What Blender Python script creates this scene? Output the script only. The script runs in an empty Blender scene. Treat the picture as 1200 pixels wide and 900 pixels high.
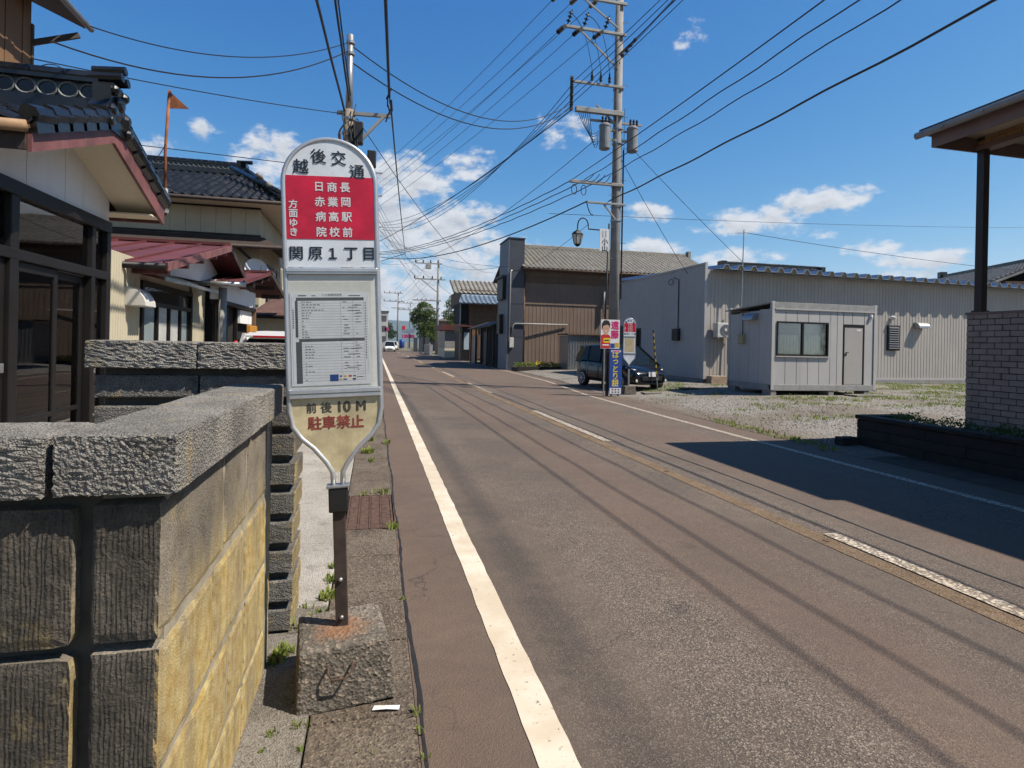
import bpy, bmesh, math, random
from mathutils import Vector, Matrix, noise
random.seed(7)
R = math.radians
scene = bpy.context.scene
COL = scene.collection

# ---------------------------------------------------------------- camera
H = 1.55
cam_d = bpy.data.cameras.new('camera')
cam = bpy.data.objects.new('camera', cam_d)
COL.objects.link(cam)
scene.camera = cam
cam_d.sensor_width = 36.0
cam_d.lens = 20.4
cam_d.shift_y = -46.6 / 1200
cam_d.clip_start = 0.05
cam_d.clip_end = 20000
cam.location = (0, 0, H)
yaw = math.atan(161 / 680.0)
cam.rotation_euler = (Matrix.Rotation(-yaw, 3, 'Z') @ Matrix.Rotation(R(90), 3, 'X') @ Matrix.Rotation(0.021, 3, 'Z')).to_euler()

# ---------------------------------------------------------------- sky and sun
SUN_EL, SUN_AZ = 54.0, 118.0            # azimuth clockwise from +Y (along the road)
world = bpy.data.worlds.new('World')
scene.world = world
world.use_nodes = True
wn, wl = world.node_tree.nodes, world.node_tree.links
wn.clear()
def wnode(t, **k):
    n = wn.new(t)
    for a, b in k.items():
        setattr(n, a, b)
    return n
def wmath(op, a, b=None, c=None, clamp=False):
    n = wnode('ShaderNodeMath', operation=op, use_clamp=clamp)
    for i, q in enumerate((a, b, c)):
        if q is None:
            continue
        if isinstance(q, (int, float)):
            n.inputs[i].default_value = q
        else:
            wl.new(q, n.inputs[i])
    return n.outputs[0]
sky = wnode('ShaderNodeTexSky', sky_type='NISHITA', sun_disc=False, sun_elevation=R(SUN_EL), sun_rotation=R(SUN_AZ))
sky.altitude = 0
sky.air_density = 1.0
sky.dust_density = 0.25
sky.ozone_density = 2.6
tc = wnode('ShaderNodeTexCoord')
sep = wnode('ShaderNodeSeparateXYZ')
wl.new(tc.outputs['Generated'], sep.inputs[0])
az = wmath('MULTIPLY', wmath('ARCTAN2', sep.outputs[0], sep.outputs[1]), 180 / math.pi)
azf = wmath('SUBTRACT', wmath('PINGPONG', wmath('ADD', az, 370), 85), 30 + 0)   # the same cumulus go on all round
el = wmath('MULTIPLY', wmath('ARCSINE', sep.outputs[2]), 180 / math.pi)
comb = wnode('ShaderNodeCombineXYZ')
wl.new(az, comb.inputs[0]); wl.new(wmath('MULTIPLY', el, 1.7), comb.inputs[1])
def wnoise(scale, detail, rough=0.55, off=0.0, up=0.0):
    m = wnode('ShaderNodeMapping'); m.inputs['Location'].default_value = (off, off * .7 + up, 0)
    wl.new(comb.outputs[0], m.inputs[0])
    n = wnode('ShaderNodeTexNoise', noise_dimensions='3D')
    n.inputs['Scale'].default_value = scale; n.inputs['Detail'].default_value = detail; n.inputs['Roughness'].default_value = rough
    wl.new(m.outputs[0], n.inputs['Vector'])
    return n.outputs['Fac']
nz = wmath('SUBTRACT', wnoise(.34, 9, .62), .5)
nz2 = wmath('SUBTRACT', wnoise(.12, 6, .6, 31), .5)
# cumulus: (azimuth, elevation, half width, half height, weight); the photographed ones and more of the same all round
CLOUDS = [(4.0, 10.8, 9.5, 3.2, 1.2), (7.5, 9.8, 6.8, 2.1, 1.15), (2.5, 15.6, 5.0, 2.6, 1.0), (8.6, 17.0, 3.2, 1.6, .8),
          (-9.4, 16.0, 4.4, 2.6, 1.0), (-14.6, 17.4, 1.8, 1.0, .6), (-19.5, 14.2, 4.2, 2.2, .9),
          (25.8, 12.7, 3.2, 1.1, .8), (26.0, 9.6, 3.4, 1.2, .85), (24.6, 8.0, 3.4, 1.3, .95),
          (36.0, 11.6, 5.6, 1.5, .95), (41.0, 12.8, 4.6, 1.5, .95), (45.2, 8.7, 2.5, .9, .95), (48.6, 7.5, 3.2, 1.0, .95),
          (34.0, 8.3, 4.4, 1.4, .95), (18.6, 20.0, 3.4, 1.4, .55), (30.0, 27.3, 1.9, 1.2, .4), (5.0, 5.2, 15, 3.8, .95), (18.0, 6.4, 8, 1.8, .85),
          (41.5, 10.1, 1.1, .6, .6), (48.5, 6.3, 3.5, .7, .8)]
acc = None
for a, e, wa, we, wt in CLOUDS:
    dx = wmath('MULTIPLY_ADD', azf, 1 / wa, -a / wa)
    dy = wmath('MULTIPLY_ADD', el, 1 / we, -e / we)
    d = wmath('MULTIPLY_ADD', dx, dx, wmath('MULTIPLY', dy, dy))
    m = wmath('MULTIPLY_ADD', d, -wt * .75, wt)
    acc = m if acc is None else wmath('MAXIMUM', acc, m)
acc = wmath('MAXIMUM', acc, -.6)
dens = wmath('ADD', wmath('MULTIPLY_ADD', nz, 3.6, acc), wmath('MULTIPLY', nz2, 1.2))
mr = wnode('ShaderNodeMapRange', interpolation_type='SMOOTHSTEP')
mr.inputs['From Min'].default_value = .22; mr.inputs['From Max'].default_value = 1.05
mr.inputs['To Max'].default_value = .93
wl.new(dens, mr.inputs[0])
# cloud tone: bright tops, slightly grey thick undersides
ct = wnode('ShaderNodeMapRange'); ct.inputs['From Min'].default_value = .5; ct.inputs['From Max'].default_value = 2.2
ct.inputs['To Min'].default_value = 1.0; ct.inputs['To Max'].default_value = .62
nzu = wmath('SUBTRACT', wnoise(.34, 4, .5, 0, 1.3), .5)
wl.new(wmath('ADD', dens, wmath('MULTIPLY', wmath('SUBTRACT', nzu, nz), 5.0)), ct.inputs[0])
cc = wnode('ShaderNodeCombineXYZ')
CL = 9.6
wl.new(wmath('MULTIPLY', ct.outputs[0], CL), cc.inputs[0]); wl.new(wmath('MULTIPLY', ct.outputs[0], CL * 1.02), cc.inputs[1]); wl.new(wmath('MULTIPLY', ct.outputs[0], CL * 1.06), cc.inputs[2])
# the deep, contrasty blue of this clear spring sky
ss_ = wnode('ShaderNodeSeparateColor'); wl.new(sky.outputs[0], ss_.inputs[0])
skyc = wnode('ShaderNodeCombineColor')
for i_, (k_, g_, mx_) in enumerate(((2.7, 1.8, .80), (1.42, 1.05, .95), (1.24, .60, 1.1))):
    v_ = wmath('MULTIPLY', wmath('POWER', wmath('MULTIPLY', ss_.outputs[i_], .1), g_), k_ * 10)
    wl.new(wmath('MINIMUM', v_, mx_ * 10), skyc.inputs[i_])
mixc = wnode('ShaderNodeMix', data_type='RGBA')
wl.new(mr.outputs[0], mixc.inputs['Factor'])
wl.new(skyc.outputs[0], mixc.inputs['A']); wl.new(cc.outputs[0], mixc.inputs['B'])
bg = wnode('ShaderNodeBackground'); bg.inputs['Strength'].default_value = 0.05
wl.new(mixc.outputs['Result'], bg.inputs['Color'])
wo = wnode('ShaderNodeOutputWorld'); wl.new(bg.outputs[0], wo.inputs['Surface'])

sun_d = bpy.data.lights.new('sun', 'SUN'); sun_d.energy = 5.0; sun_d.angle = R(0.53); sun_d.color = (1.0, .915, .80)
sun = bpy.data.objects.new('sun', sun_d); COL.objects.link(sun)
sdir = Vector((math.sin(R(SUN_AZ)) * math.cos(R(SUN_EL)), math.cos(R(SUN_AZ)) * math.cos(R(SUN_EL)), math.sin(R(SUN_EL))))
sun.rotation_euler = sdir.to_track_quat('Z', 'Y').to_euler()
sun.location = (30, -20, 40)
scene.view_settings.view_transform = 'Standard'
scene.view_settings.look = 'None'
scene.view_settings.gamma = 1
scene.view_settings.exposure = 0.72
scene.view_settings.use_curve_mapping = False
scene.cycles.max_bounces = 5
scene.cycles.diffuse_bounces = 3
scene.cycles.glossy_bounces = 3
scene.cycles.use_adaptive_sampling = True
scene.cycles.adaptive_threshold = .02
scene.cycles.transparent_max_bounces = 12
scene.cycles.use_denoising = True

# ---------------------------------------------------------------- materials
ALB = .72
class NT:
    def __init__(s, name):
        s.m = bpy.data.materials.new(name); s.m.use_nodes = True
        s.n, s.l = s.m.node_tree.nodes, s.m.node_tree.links
        s.b = s.n['Principled BSDF']; s.pos = s.new('ShaderNodeNewGeometry')
    def new(s, t, **k):
        q = s.n.new(t)
        for a, b in k.items(): setattr(q, a, b)
        return q
    def put(s, sock, v):
        if isinstance(v, (int, float)): sock.default_value = v
        elif isinstance(v, (tuple, list)): sock.default_value = (*v, 1) if len(v) == 3 and sock.type == 'RGBA' else v
        else: s.l.new(v, sock)
    def P(s, sc=(1, 1, 1), off=(0, 0, 0)):
        m = s.new('ShaderNodeMapping'); m.inputs['Scale'].default_value = sc; m.inputs['Location'].default_value = off
        s.l.new(s.pos.outputs['Position'], m.inputs[0]); return m.outputs[0]
    def noise(s, scale, detail=4, rough=.6, sc=(1, 1, 1), off=(0, 0, 0)):
        n = s.new('ShaderNodeTexNoise'); n.inputs['Scale'].default_value = scale; n.inputs['Detail'].default_value = detail
        n.inputs['Roughness'].default_value = rough; s.l.new(s.P(sc, off), n.inputs['Vector']); return n.outputs['Fac']
    def vor(s, scale, out='Distance', sc=(1, 1, 1)):
        n = s.new('ShaderNodeTexVoronoi'); n.inputs['Scale'].default_value = scale; s.l.new(s.P(sc), n.inputs['Vector']); return n.outputs[out]
    def math(s, op, a, b=None, c=None, clamp=False):
        n = s.new('ShaderNodeMath', operation=op, use_clamp=clamp)
        for i, q in enumerate((a, b, c)):
            if q is not None: s.put(n.inputs[i], q)
        return n.outputs[0]
    def rng(s, v, a, b, c=0., d=1., smooth=True):
        n = s.new('ShaderNodeMapRange')
        if smooth: n.interpolation_type = 'SMOOTHSTEP'
        s.put(n.inputs[0], v)
        for i, q in enumerate((a, b, c, d)): n.inputs[i + 1].default_value = q
        return n.outputs[0]
    def mix(s, f, a, b, bt='MIX'):
        n = s.new('ShaderNodeMix', data_type='RGBA', blend_type=bt)
        s.put(n.inputs['Factor'], f); s.put(n.inputs['A'], a); s.put(n.inputs['B'], b); return n.outputs['Result']
    def sep(s, v):
        n = s.new('ShaderNodeSeparateXYZ'); s.l.new(v, n.inputs[0]); return n.outputs
    def xyz(s): return s.sep(s.pos.outputs['Position'])
    def nrm(s): return s.sep(s.pos.outputs['True Normal'])
    def bump(s, h, st=.4, dist=.01, prev=None):
        n = s.new('ShaderNodeBump'); n.inputs['Strength'].default_value = st; n.inputs['Distance'].default_value = dist
        s.put(n.inputs['Height'], h)
        if prev is not None: s.l.new(prev, n.inputs['Normal'])
        return n.outputs[0]
    def done(s, col, rough=.8, normal=None, metal=0, spec=.5):
        if isinstance(col, (tuple, list)): col = sc3(col, ALB)
        else: col = s.mix(1.0, col, (ALB, ALB, ALB), 'MULTIPLY')
        s.put(s.b.inputs['Base Color'], col); s.put(s.b.inputs['Roughness'], rough); s.put(s.b.inputs['Metallic'], metal)
        s.b.inputs['Specular IOR Level'].default_value = spec
        if normal is not None: s.l.new(normal, s.b.inputs['Normal'])
        return s.m
def sc3(c, k): return tuple(max(0, min(1, q * k)) for q in c)
MATS = {}
def plain(name, col, rough=.7, var=.18, scale=2.5, bump=.15, bscale=60, bdist=.004, metal=0, streak=.0, dirt=None, grain=.12, spec=.4, piece=0.0):
    """painted / mineral surface: two scales of tone variation, optional rain streaks and dirt, fine relief"""
    t = NT(name)
    c = t.mix(t.rng(t.noise(scale, 5), .3, .7), sc3(col, 1 - var), sc3(col, 1 + var))
    g = t.noise(bscale, 3)
    c = t.mix(t.rng(g, .3, .7, 0, grain), c, sc3(col, .45))
    if streak:
        sn = t.noise(1, 4, .6, sc=(9, 9, .45))
        c = t.mix(t.rng(sn, .5, .75, 0, streak), c, dirt or sc3(col, .4))
    if piece:
        oi = t.new('ShaderNodeObjectInfo')
        c = t.mix(t.rng(oi.outputs['Random'], 0, 1, 0, piece, False), c, sc3(col, .5))
    nm = t.bump(g, bump, bdist) if bump else None
    m = t.done(c, rough, nm, metal, spec)
    MATS[name] = m
    return m

def mk_asphalt():
    t = NT('asphalt')
    x, y, z = t.xyz()
    sp = t.vor(165, 'Color'); sv = t.sep(sp)[0]
    big = t.noise(.9, 5, .6); mid = t.noise(7, 4)
    base = t.mix(t.rng(big, .35, .65), (.116, .088, .065), (.156, .119, .090))
    base = t.mix(t.rng(mid, .35, .7, 0, .35), base, (.075, .063, .055))
    # aggregate: light and dark stones showing where tyres have polished the binder off
    worn = t.rng(t.noise(.7, 3, .5, sc=(1.3, .1, 1)), .38, .62, .25, 1)
    shoulder = t.rng(x, .55, 1.0)
    agg = t.math('MULTIPLY', worn, shoulder)
    base = t.mix(t.math('MULTIPLY', t.rng(sv, .74, .93), t.math('MULTIPLY', agg, .75)), base, (.36, .30, .24))
    base = t.mix(t.math('MULTIPLY', t.rng(sv, .30, .10), t.math('MULTIPLY', agg, .8)), base, (.035, .030, .028))
    # iron-stained bands left by the snow-melting water: shoulder, mid lane, both sides of the pipe
    wob = t.math('MULTIPLY', t.math('SUBTRACT', t.noise(.55, 3, .5, sc=(1, .35, 1)), .5), 1.1)
    xx = t.math('ADD', x, wob)
    def band(c, w): return t.rng(t.math('ABSOLUTE', t.math('SUBTRACT', xx, c)), w, w * .25)
    rust = t.math('MAXIMUM', t.math('MULTIPLY', band(.30, .62), .85), t.math('MULTIPLY', band(2.55, .75), .75))
    rust = t.math('MAXIMUM', rust, t.math('MULTIPLY', band(5.1, .95), .95))
    rust = t.math('MAXIMUM', rust, t.math('MULTIPLY', band(6.9, .8), .7))
    rust = t.math('MAXIMUM', rust, t.rng(y, 9, 30, 0, .62))
    rust = t.math('MULTIPLY', rust, t.rng(t.noise(1.6, 5, .65, sc=(1, .4, 1)), .25, .7, .45, 1))
    base = t.mix(t.math('MULTIPLY', rust, .6), base, t.mix(t.rng(sv, .2, .9), (.138, .084, .058), (.20, .126, .090)))
    # fine cracks in places, oil drips and darker patches of wear
    ck = t.new('ShaderNodeTexVoronoi', feature='DISTANCE_TO_EDGE'); ck.inputs['Scale'].default_value = .8
    cw = t.new('ShaderNodeVectorMath', operation='ADD'); cn = t.new('ShaderNodeTexNoise'); cn.inputs['Scale'].default_value = 2.2; cn.inputs['Detail'].default_value = 5
    t.l.new(t.P(), cn.inputs['Vector']); t.l.new(t.P(), cw.inputs[0]); t.l.new(cn.outputs['Color'], cw.inputs[1]); t.l.new(cw.outputs[0], ck.inputs['Vector'])
    crack = t.math('MULTIPLY', t.rng(ck.outputs['Distance'], .007, .002), t.rng(t.noise(.35, 3), .50, .58))
    base = t.mix(t.math('MULTIPLY', crack, .55), base, (.03, .026, .024))
    oil = t.rng(t.noise(2.6, 2, .5, off=(7, 3, 0)), .70, .78, 0, .35)
    base = t.mix(oil, base, (.04, .035, .032))
    base = t.mix(t.rng(t.noise(.28, 5, .6, off=(1, 9, 0)), .5, .7, 0, .25), base, (.062, .05, .042))
    h = t.math('ADD', t.vor(165), t.math('MULTIPLY', t.noise(60, 3), .8))
    nb = t.bump(h, .5, .006)
    return t.done(base, t.rng(big, .3, .7, .78, .92), nb, 0, .35)
ASPHALT = mk_asphalt()

def mk_paint():
    t = NT('road_paint')
    x, y, z = t.xyz()
    n = t.noise(38, 5, .7); b = t.noise(2.2, 4)
    c = t.mix(t.rng(b, .3, .7), (.60, .50, .36), (.76, .69, .56))
    # flaking grows towards the lane centre line, where lorries cross
    wear = t.rng(t.math('MULTIPLY_ADD', t.rng(x, 2.5, 3.7), .17, n), .60, .70)
    c = t.mix(t.math('MULTIPLY', wear, .9), c, (.12, .085, .062))
    c = t.mix(t.rng(t.vor(150), .02, .10, .25, 0), c, (.2, .15, .1))
    return t.done(c, .75, t.bump(n, .25, .003))
PAINT = mk_paint()

def mk_wall(name, lichen=1.0, groove=False, tone=1.0, hue=(1, 1, 1)):
    """old concrete block: grey, weather-blackened, ochre lichen on the sun side lower down"""
    t = NT(name)
    x, y, z = t.xyz(); nx, ny, nzv = t.nrm()
    big = t.noise(2.3, 5); mid = t.noise(14, 4); fine = t.noise(170, 3, .7)
    c = t.mix(t.rng(big, .3, .7), sc3((.20, .187, .165), tone), sc3((.36, .34, .305), tone))
    c = t.mix(t.rng(mid, .45, .75, 0, .55), c, sc3((.115, .107, .096), tone))
    c = t.mix(t.rng(fine, .35, .65, .55, 0), c, (.05, .048, .045))
    c = t.mix(t.rng(t.vor(210), .0, .3, .35, 0), c, (.42, .40, .37))
    c = t.mix(1.0, c, hue, 'MULTIPLY')
    if groove:   # combed front faces darkened: grime of age plus the ribs' own shadow painted in
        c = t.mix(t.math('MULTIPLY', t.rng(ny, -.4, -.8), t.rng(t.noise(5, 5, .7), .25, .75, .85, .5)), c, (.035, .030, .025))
    stre = t.noise(1, 5, .65, sc=(11, 11, .5))
    c = t.mix(t.rng(stre, .50, .75, 0, .32), c, (.085, .08, .07))
    if lichen:
        zl = t.math('ADD', z, t.math('MULTIPLY', t.math('SUBTRACT', t.noise(1, 4, .6, sc=(5, 5, .6)), .5), .9))
        lm = t.math('MULTIPLY', t.rng(zl, 1.02, .72), t.rng(nx, .3, .8))
        lm = t.math('MULTIPLY', lm, t.rng(t.noise(1, 6, .7, sc=(7, 7, 1.0)), .28, .62, .2, 1))
        lm2 = t.math('MULTIPLY', t.rng(t.noise(8, 5, .7), .56, .68), .6 if groove else 1.2)
        lm = t.math('MAXIMUM', t.math('MULTIPLY', lm, lichen), t.math('MULTIPLY', lm2, .35))
        lc = t.mix(t.rng(t.noise(22, 4), .3, .7), (.52, .34, .08), (.70, .56, .25))
        c = t.mix(t.math('MULTIPLY', lm, .85), c, lc)
        pale = t.math('MULTIPLY', t.rng(t.noise(1, 5, .7, sc=(9, 9, 1.6), off=(3, 1, 2)), .60, .70), t.rng(z, .7, .2, .0, .55))
        c = t.mix(pale, c, (.50, .47, .40))
    nb = t.bump(fine, .7, .007)
    if groove:
        w = t.new('ShaderNodeTexWave', wave_type='BANDS', bands_direction='X'); w.inputs['Scale'].default_value = 30
        w.inputs['Distortion'].default_value = 7.0; w.inputs['Detail'].default_value = 4; w.inputs['Detail Scale'].default_value = 1.6
        t.l.new(t.P((1, 1, .16)), w.inputs['Vector'])
        gm = t.math('MULTIPLY', w.outputs['Fac'], t.rng(ny, -.3, -.8))
        nb = t.bump(t.math('MULTIPLY', gm, t.rng(t.noise(9, 3), .3, .6)), .7, .006, nb)
    fm = t.rng(ny, -.4, -.8, .22, 1) if groove else 1.0      # the pavement side is smooth cast concrete
    nb = t.bump(t.math('MULTIPLY', t.noise(45, 4, .7), fm), .6, .012, nb)
    nb = t.bump(t.math('MULTIPLY', t.math('ADD', t.vor(190), t.math('MULTIPLY', t.vor(95), 1.0)), fm), .75 if not groove else .2, .011, nb)
    return t.done(c, .92, nb, 0, .25)
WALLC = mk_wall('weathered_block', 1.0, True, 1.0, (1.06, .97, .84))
COPING = mk_wall('coping_concrete', .15, False, 1.5)
STACK = mk_wall('stacked_block', .9, False, .95)
MORTAR = plain('mortar', (.34, .30, .22), .9, .25, 9, .4, 150)
DARKJ = plain('joint_shade_mortar', (.10, .09, .075), .95, .3, 9, .3, 100)  # mortar of the recessed joints, their shadow put into its dark colour

def mk_strip(name, c0, c1, agg, ascale=95):
    t = NT(name)
    sv = t.sep(t.vor(ascale, 'Color'))[0]; big = t.noise(1.7, 5); fine = t.noise(130, 3, .7)
    c = t.mix(t.rng(big, .3, .7), c0, c1)
    c = t.mix(t.rng(sv, .7, .95, 0, .5), c, agg); c = t.mix(t.rng(sv, .3, .05, 0, .55), c, sc3(c0, .35))
    c = t.mix(t.rng(t.noise(6, 5, .7), .55, .7, 0, .55), c, sc3(c0, .5))
    c = t.mix(t.rng(t.noise(11, 5, .75, off=(5, 2, 1)), .66, .72, 0, .5), c, (.11, .13, .045))
    return t.done(c, .93, t.bump(t.math('ADD', t.vor(ascale), fine), .7, .010), 0, .2)
GUTTERC = mk_strip('exposed_aggregate', (.115, .09, .068), (.19, .155, .12), (.34, .27, .20))
WALKC = mk_strip('walk_concrete', (.165, .145, .12), (.29, .26, .22), (.40, .37, .32), 160)
YARDC = mk_strip('yard_concrete', (.40, .37, .32), (.54, .50, .44), (.60, .56, .50), 160)  # made lighter than the walk to bounce light up onto the gable
BLOCKC = mk_strip('block_concrete', (.13, .115, .095), (.23, .20, .165), (.42, .34, .26), 75)

def mk_gravel():
    t = NT('gravel')
    cc = t.sep(t.vor(26, 'Color')); sv, s2 = cc[0], cc[1]
    x, y, z = t.xyz()
    c = t.mix(sv, (.30, .285, .255), (.50, .47, .415)); c = t.mix(t.rng(s2, .8, 1, 0, .6), c, (.26, .19, .13))
    c = t.mix(t.rng(t.noise(.5, 5, .65), .45, .62, 0, .65), c, (.24, .195, .14))
    dirt = t.math('MULTIPLY', t.rng(x, 8.3, 6.9), .8); c = t.mix(dirt, c, (.23, .17, .12))
    c = t.mix(t.rng(t.vor(26), .25, .6, 0, .5), c, (.07, .06, .05))
    return t.done(c, .95, t.bump(t.vor(26), 1.0, .03), 0, .2)
GRAVEL = mk_gravel()
EARTH = plain('earth', (.16, .15, .10), .95, .3, .4, .4, 12, .03)
SOIL = plain('soil', (.07, .05, .035), .95, .3, 6, .5, 40, .01)

def mk_glass(name, tint=.8, refl=1.0):
    t = NT(name)
    t.n.remove(t.b)
    tr = t.new('ShaderNodeBsdfTransparent'); tr.inputs[0].default_value = (tint, tint * 1.0, tint * .98, 1)
    gl = t.new('ShaderNodeBsdfGlossy'); gl.inputs['Roughness'].default_value = .02
    t.l.new(t.bump(t.noise(1.4, 2), .05, .02), gl.inputs['Normal'])
    fr = t.new('ShaderNodeFresnel'); fr.inputs[0].default_value = 1.5
    mx = t.new('ShaderNodeMixShader'); t.l.new(t.math('MULTIPLY', fr.outputs[0], 1.1 * refl, clamp=True), mx.inputs[0])
    t.l.new(tr.outputs[0], mx.inputs[1]); t.l.new(gl.outputs[0], mx.inputs[2])
    t.l.new(mx.outputs[0], t.n['Material Output'].inputs['Surface'])
    return t.m
GLASS = mk_glass('window_glass', .92, 1.6)
CLEAR = mk_glass('clear_cover', .985, .2)

def mk_leaf(name, c0, c1, scale=1.3):
    t = NT(name)
    oi = t.noise(scale, 4); f = t.noise(9, 3)
    c = t.mix(t.rng(oi, .3, .7), c0, c1); c = t.mix(t.rng(f, .4, .7, 0, .4), c, sc3(c1, 1.35))
    t.b.inputs['Transmission Weight'].default_value = 0
    m = t.done(c, .6, None, 0, .3)
    tl = t.new('ShaderNodeBsdfTranslucent'); t.put(tl.inputs[0], c)
    mx = t.new('ShaderNodeMixShader'); mx.inputs[0].default_value = .35
    t.l.new(t.b.outputs[0], mx.inputs[1]); t.l.new(tl.outputs[0], mx.inputs[2]); t.l.new(mx.outputs[0], t.n['Material Output'].inputs['Surface'])
    return m
GRASS = mk_leaf('weed_green', (.13, .19, .03), (.27, .31, .07))
FOLIAGE = mk_leaf('tree_foliage', (.05, .10, .02), (.13, .17, .035), .9)
DKFOL = mk_leaf('dark_foliage', (.02, .045, .014), (.045, .085, .022), .9)
BARK = plain('bark', (.09, .07, .05), .95, .3, 8, .6, 30, .02)

def mk_tile(name, c0, c1, rough):
    t = NT(name)
    c = t.mix(t.rng(t.noise(3.5, 4), .3, .7), c0, c1)
    c = t.mix(t.rng(t.noise(.8, 4), .5, .75, 0, .35), c, sc3(c1, 1.6))
    return t.done(c, t.rng(t.noise(5, 3), .3, .7, rough, rough + .15), t.bump(t.noise(60, 2), .1, .002), 0, .5)
BLACKTILE = mk_tile('black_glazed_tile', (.008, .009, .011), (.018, .02, .024), .16)
GREYTILE = mk_tile('grey_clay_tile', (.22, .20, .165), (.33, .305, .26), .6)
BLUETILE = mk_tile('blue_grey_tile', (.15, .20, .26), (.26, .33, .40), .45)
# plain paints and metals
WHITEP = plain('white_plaster', (.95, .94, .93), .8, .03, 1.5, .1, 80, streak=.15)
CREAM = plain('cream_soffit', (.88, .77, .58), .8, .04, 2, .05, 60)
REDBR = plain('faded_red_sheet', (.20, .075, .07), .55, .3, 6, .1, 50, streak=.4, dirt=(.34, .22, .20))
REDROOF = plain('red_metal_roof', (.14, .036, .034), .6, .2, 1.2, .05, 40, streak=.2)
DKFRAME = plain('dark_bronze_frame', (.013, .011, .010), .5, .2, 3, 0, spec=.3)
BRONZE = plain('brown_column_paint', (.035, .022, .02), .4, .15, 3, .0)
BEIGE = plain('beige_siding', (.56, .50, .36), .75, .07, 1.3, .05, 50, streak=.18, piece=.1)
BROWNB = plain('brown_board', (.16, .095, .055), .75, .2, 3, .2, 60, .003, streak=.35, piece=.25)
ORANGEB = plain('weathered_brown_siding', (.23, .125, .06), .75, .15, 2, .2, 60, .003, streak=.3, piece=.2)
WOODLT = plain('pale_wood', (.36, .22, .12), .7, .2, 6, .2, 40, streak=.3)
GREYW = plain('grey_siding', (.43, .395, .355), .6, .06, .8, .05, 40, streak=.28, dirt=(.24, .22, .20))
SIDEW = plain('pale_grey_siding', (.47, .455, .44), .6, .05, .8, .05, 40, streak=.2, dirt=(.30, .28, .26))
SHEDW = plain('shed_panel', (.50, .485, .465), .55, .05, 1.2, .05, 60, streak=.22, dirt=(.30, .28, .25), piece=.06)
SHEDD = plain('shed_door', (.44, .415, .38), .5, .04, 1.2, .03, 60, streak=.1)
STEELG = plain('grey_steel', (.34, .335, .32), .5, .15, 4, .1, 60, streak=.3)
GALV = plain('galvanised_steel', (.46, .47, .47), .38, .15, 8, .06, 60, metal=.75)
ALU = plain('aluminium', (.66, .68, .70), .34, .08, 8, .05, 60, metal=.6, streak=.2)
RUST = plain('rusty_steel', (.105, .058, .038), .85, .4, 22, .4, 120, .003)
DKRUST = plain('dark_painted_post', (.05, .034, .028), .7, .35, 18, .3, 120, .002)
RUSTO = plain('orange_rust', (.30, .105, .04), .85, .35, 12, .3, 80)
SLATE = plain('slate_cladding', (.05, .058, .075), .6, .12, 1.5, .08, 30, streak=.2)
TOWERG = plain('grey_tower_side', (.19, .205, .23), .6, .1, 1.5, .08, 30, streak=.2)
TAN = plain('tan_corrugated', (.215, .15, .11), .65, .12, .7, .05, 40, streak=.3, dirt=(.15, .095, .06))
POLEC = plain('pole_concrete', (.29, .28, .265), .85, .12, 3, .2, 70, streak=.25)
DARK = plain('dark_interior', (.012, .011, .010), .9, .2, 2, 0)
BLACK = plain('black_rubber', (.012, .012, .013), .55, .2, 8, 0)
WIRE = plain('wire_black', (.018, .018, .02), .5, .1, 3, 0)
PORC = plain('brown_porcelain', (.02, .018, .018), .25, .1, 3, 0)
WHITEG = plain('white_enamel', (.78, .79, .79), .4, .06, 5, .03, 60, streak=.12, dirt=(.42, .38, .30))
SIGNW = plain('sign_white', (.78, .82, .86), .35, .07, 6, .03, 60, streak=.28, dirt=(.45, .42, .36))
SIGNR = plain('sign_red', (.62, .014, .05), .32, .16, 9, .02, 60)
SIGNY = plain('aged_cream_plate', (.66, .56, .34), .5, .22, 9, .08, 60, streak=.55, dirt=(.35, .24, .10))
INK = plain('ink_navy', (.015, .022, .035), .5, .1, 3, 0)
INKB = plain('ink_faded_brown', (.075, .065, .05), .6, .3, 20, 0)
INKR = plain('ink_faded_red', (.30, .06, .045), .6, .35, 24, 0)
INKG = plain('ink_grey', (.10, .11, .13), .6, .1, 3, 0)
INKL = plain('ink_light_grey', (.30, .32, .36), .6, .1, 3, 0)
LETW = plain('lettering_white', (.80, .78, .78), .45, .04, 3, 0)
PAPER = plain('paper_blue_white', (.80, .82, .88), .6, .05, 8, .04, 30)
BOARDW = plain('board_pale', (.74, .74, .72), .6, .06, 6, .03, 50, streak=.15)
BLUE = plain('poster_blue', (.02, .07, .30), .45, .1, 5, 0)
YELLOW = plain('poster_yellow', (.80, .62, .03), .5, .06, 5, 0)
MAGENTA = plain('poster_magenta', (.62, .02, .16), .5, .08, 5, 0)
RED = plain('poster_red', (.62, .03, .03), .45, .1, 5, 0)
SKIN = plain('printed_skin_tone', (.62, .36, .24), .6, .08, 12, 0)
HAIRC = plain('printed_black', (.012, .011, .012), .6, .1, 12, 0)
STRIPEY = plain('stripe_yellow', (.62, .42, .02), .5, .1, 8, 0)
BRICKM = plain('brown_glazed_brick', (.38, .285, .23), .5, .14, 5, .15, 90, .003, piece=.4)
BRICKJ = plain('brick_joint', (.055, .045, .04), .9, .2, 9, .2, 80)
BRICKT = plain('tan_brick', (.40, .24, .10), .6, .12, 5, .15, 90, .003, piece=.3)
PINKF = plain('mauve_fascia', (.24, .155, .14), .6, .1, 3, .04, 60)
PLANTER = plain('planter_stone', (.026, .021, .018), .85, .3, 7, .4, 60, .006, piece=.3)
CARBLUE = plain('car_navy', (.006, .008, .014), .12, .05, 2, 0, spec=.6)
CARWHITE = plain('car_white', (.78, .78, .77), .25, .03, 2, 0, spec=.6)
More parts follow.
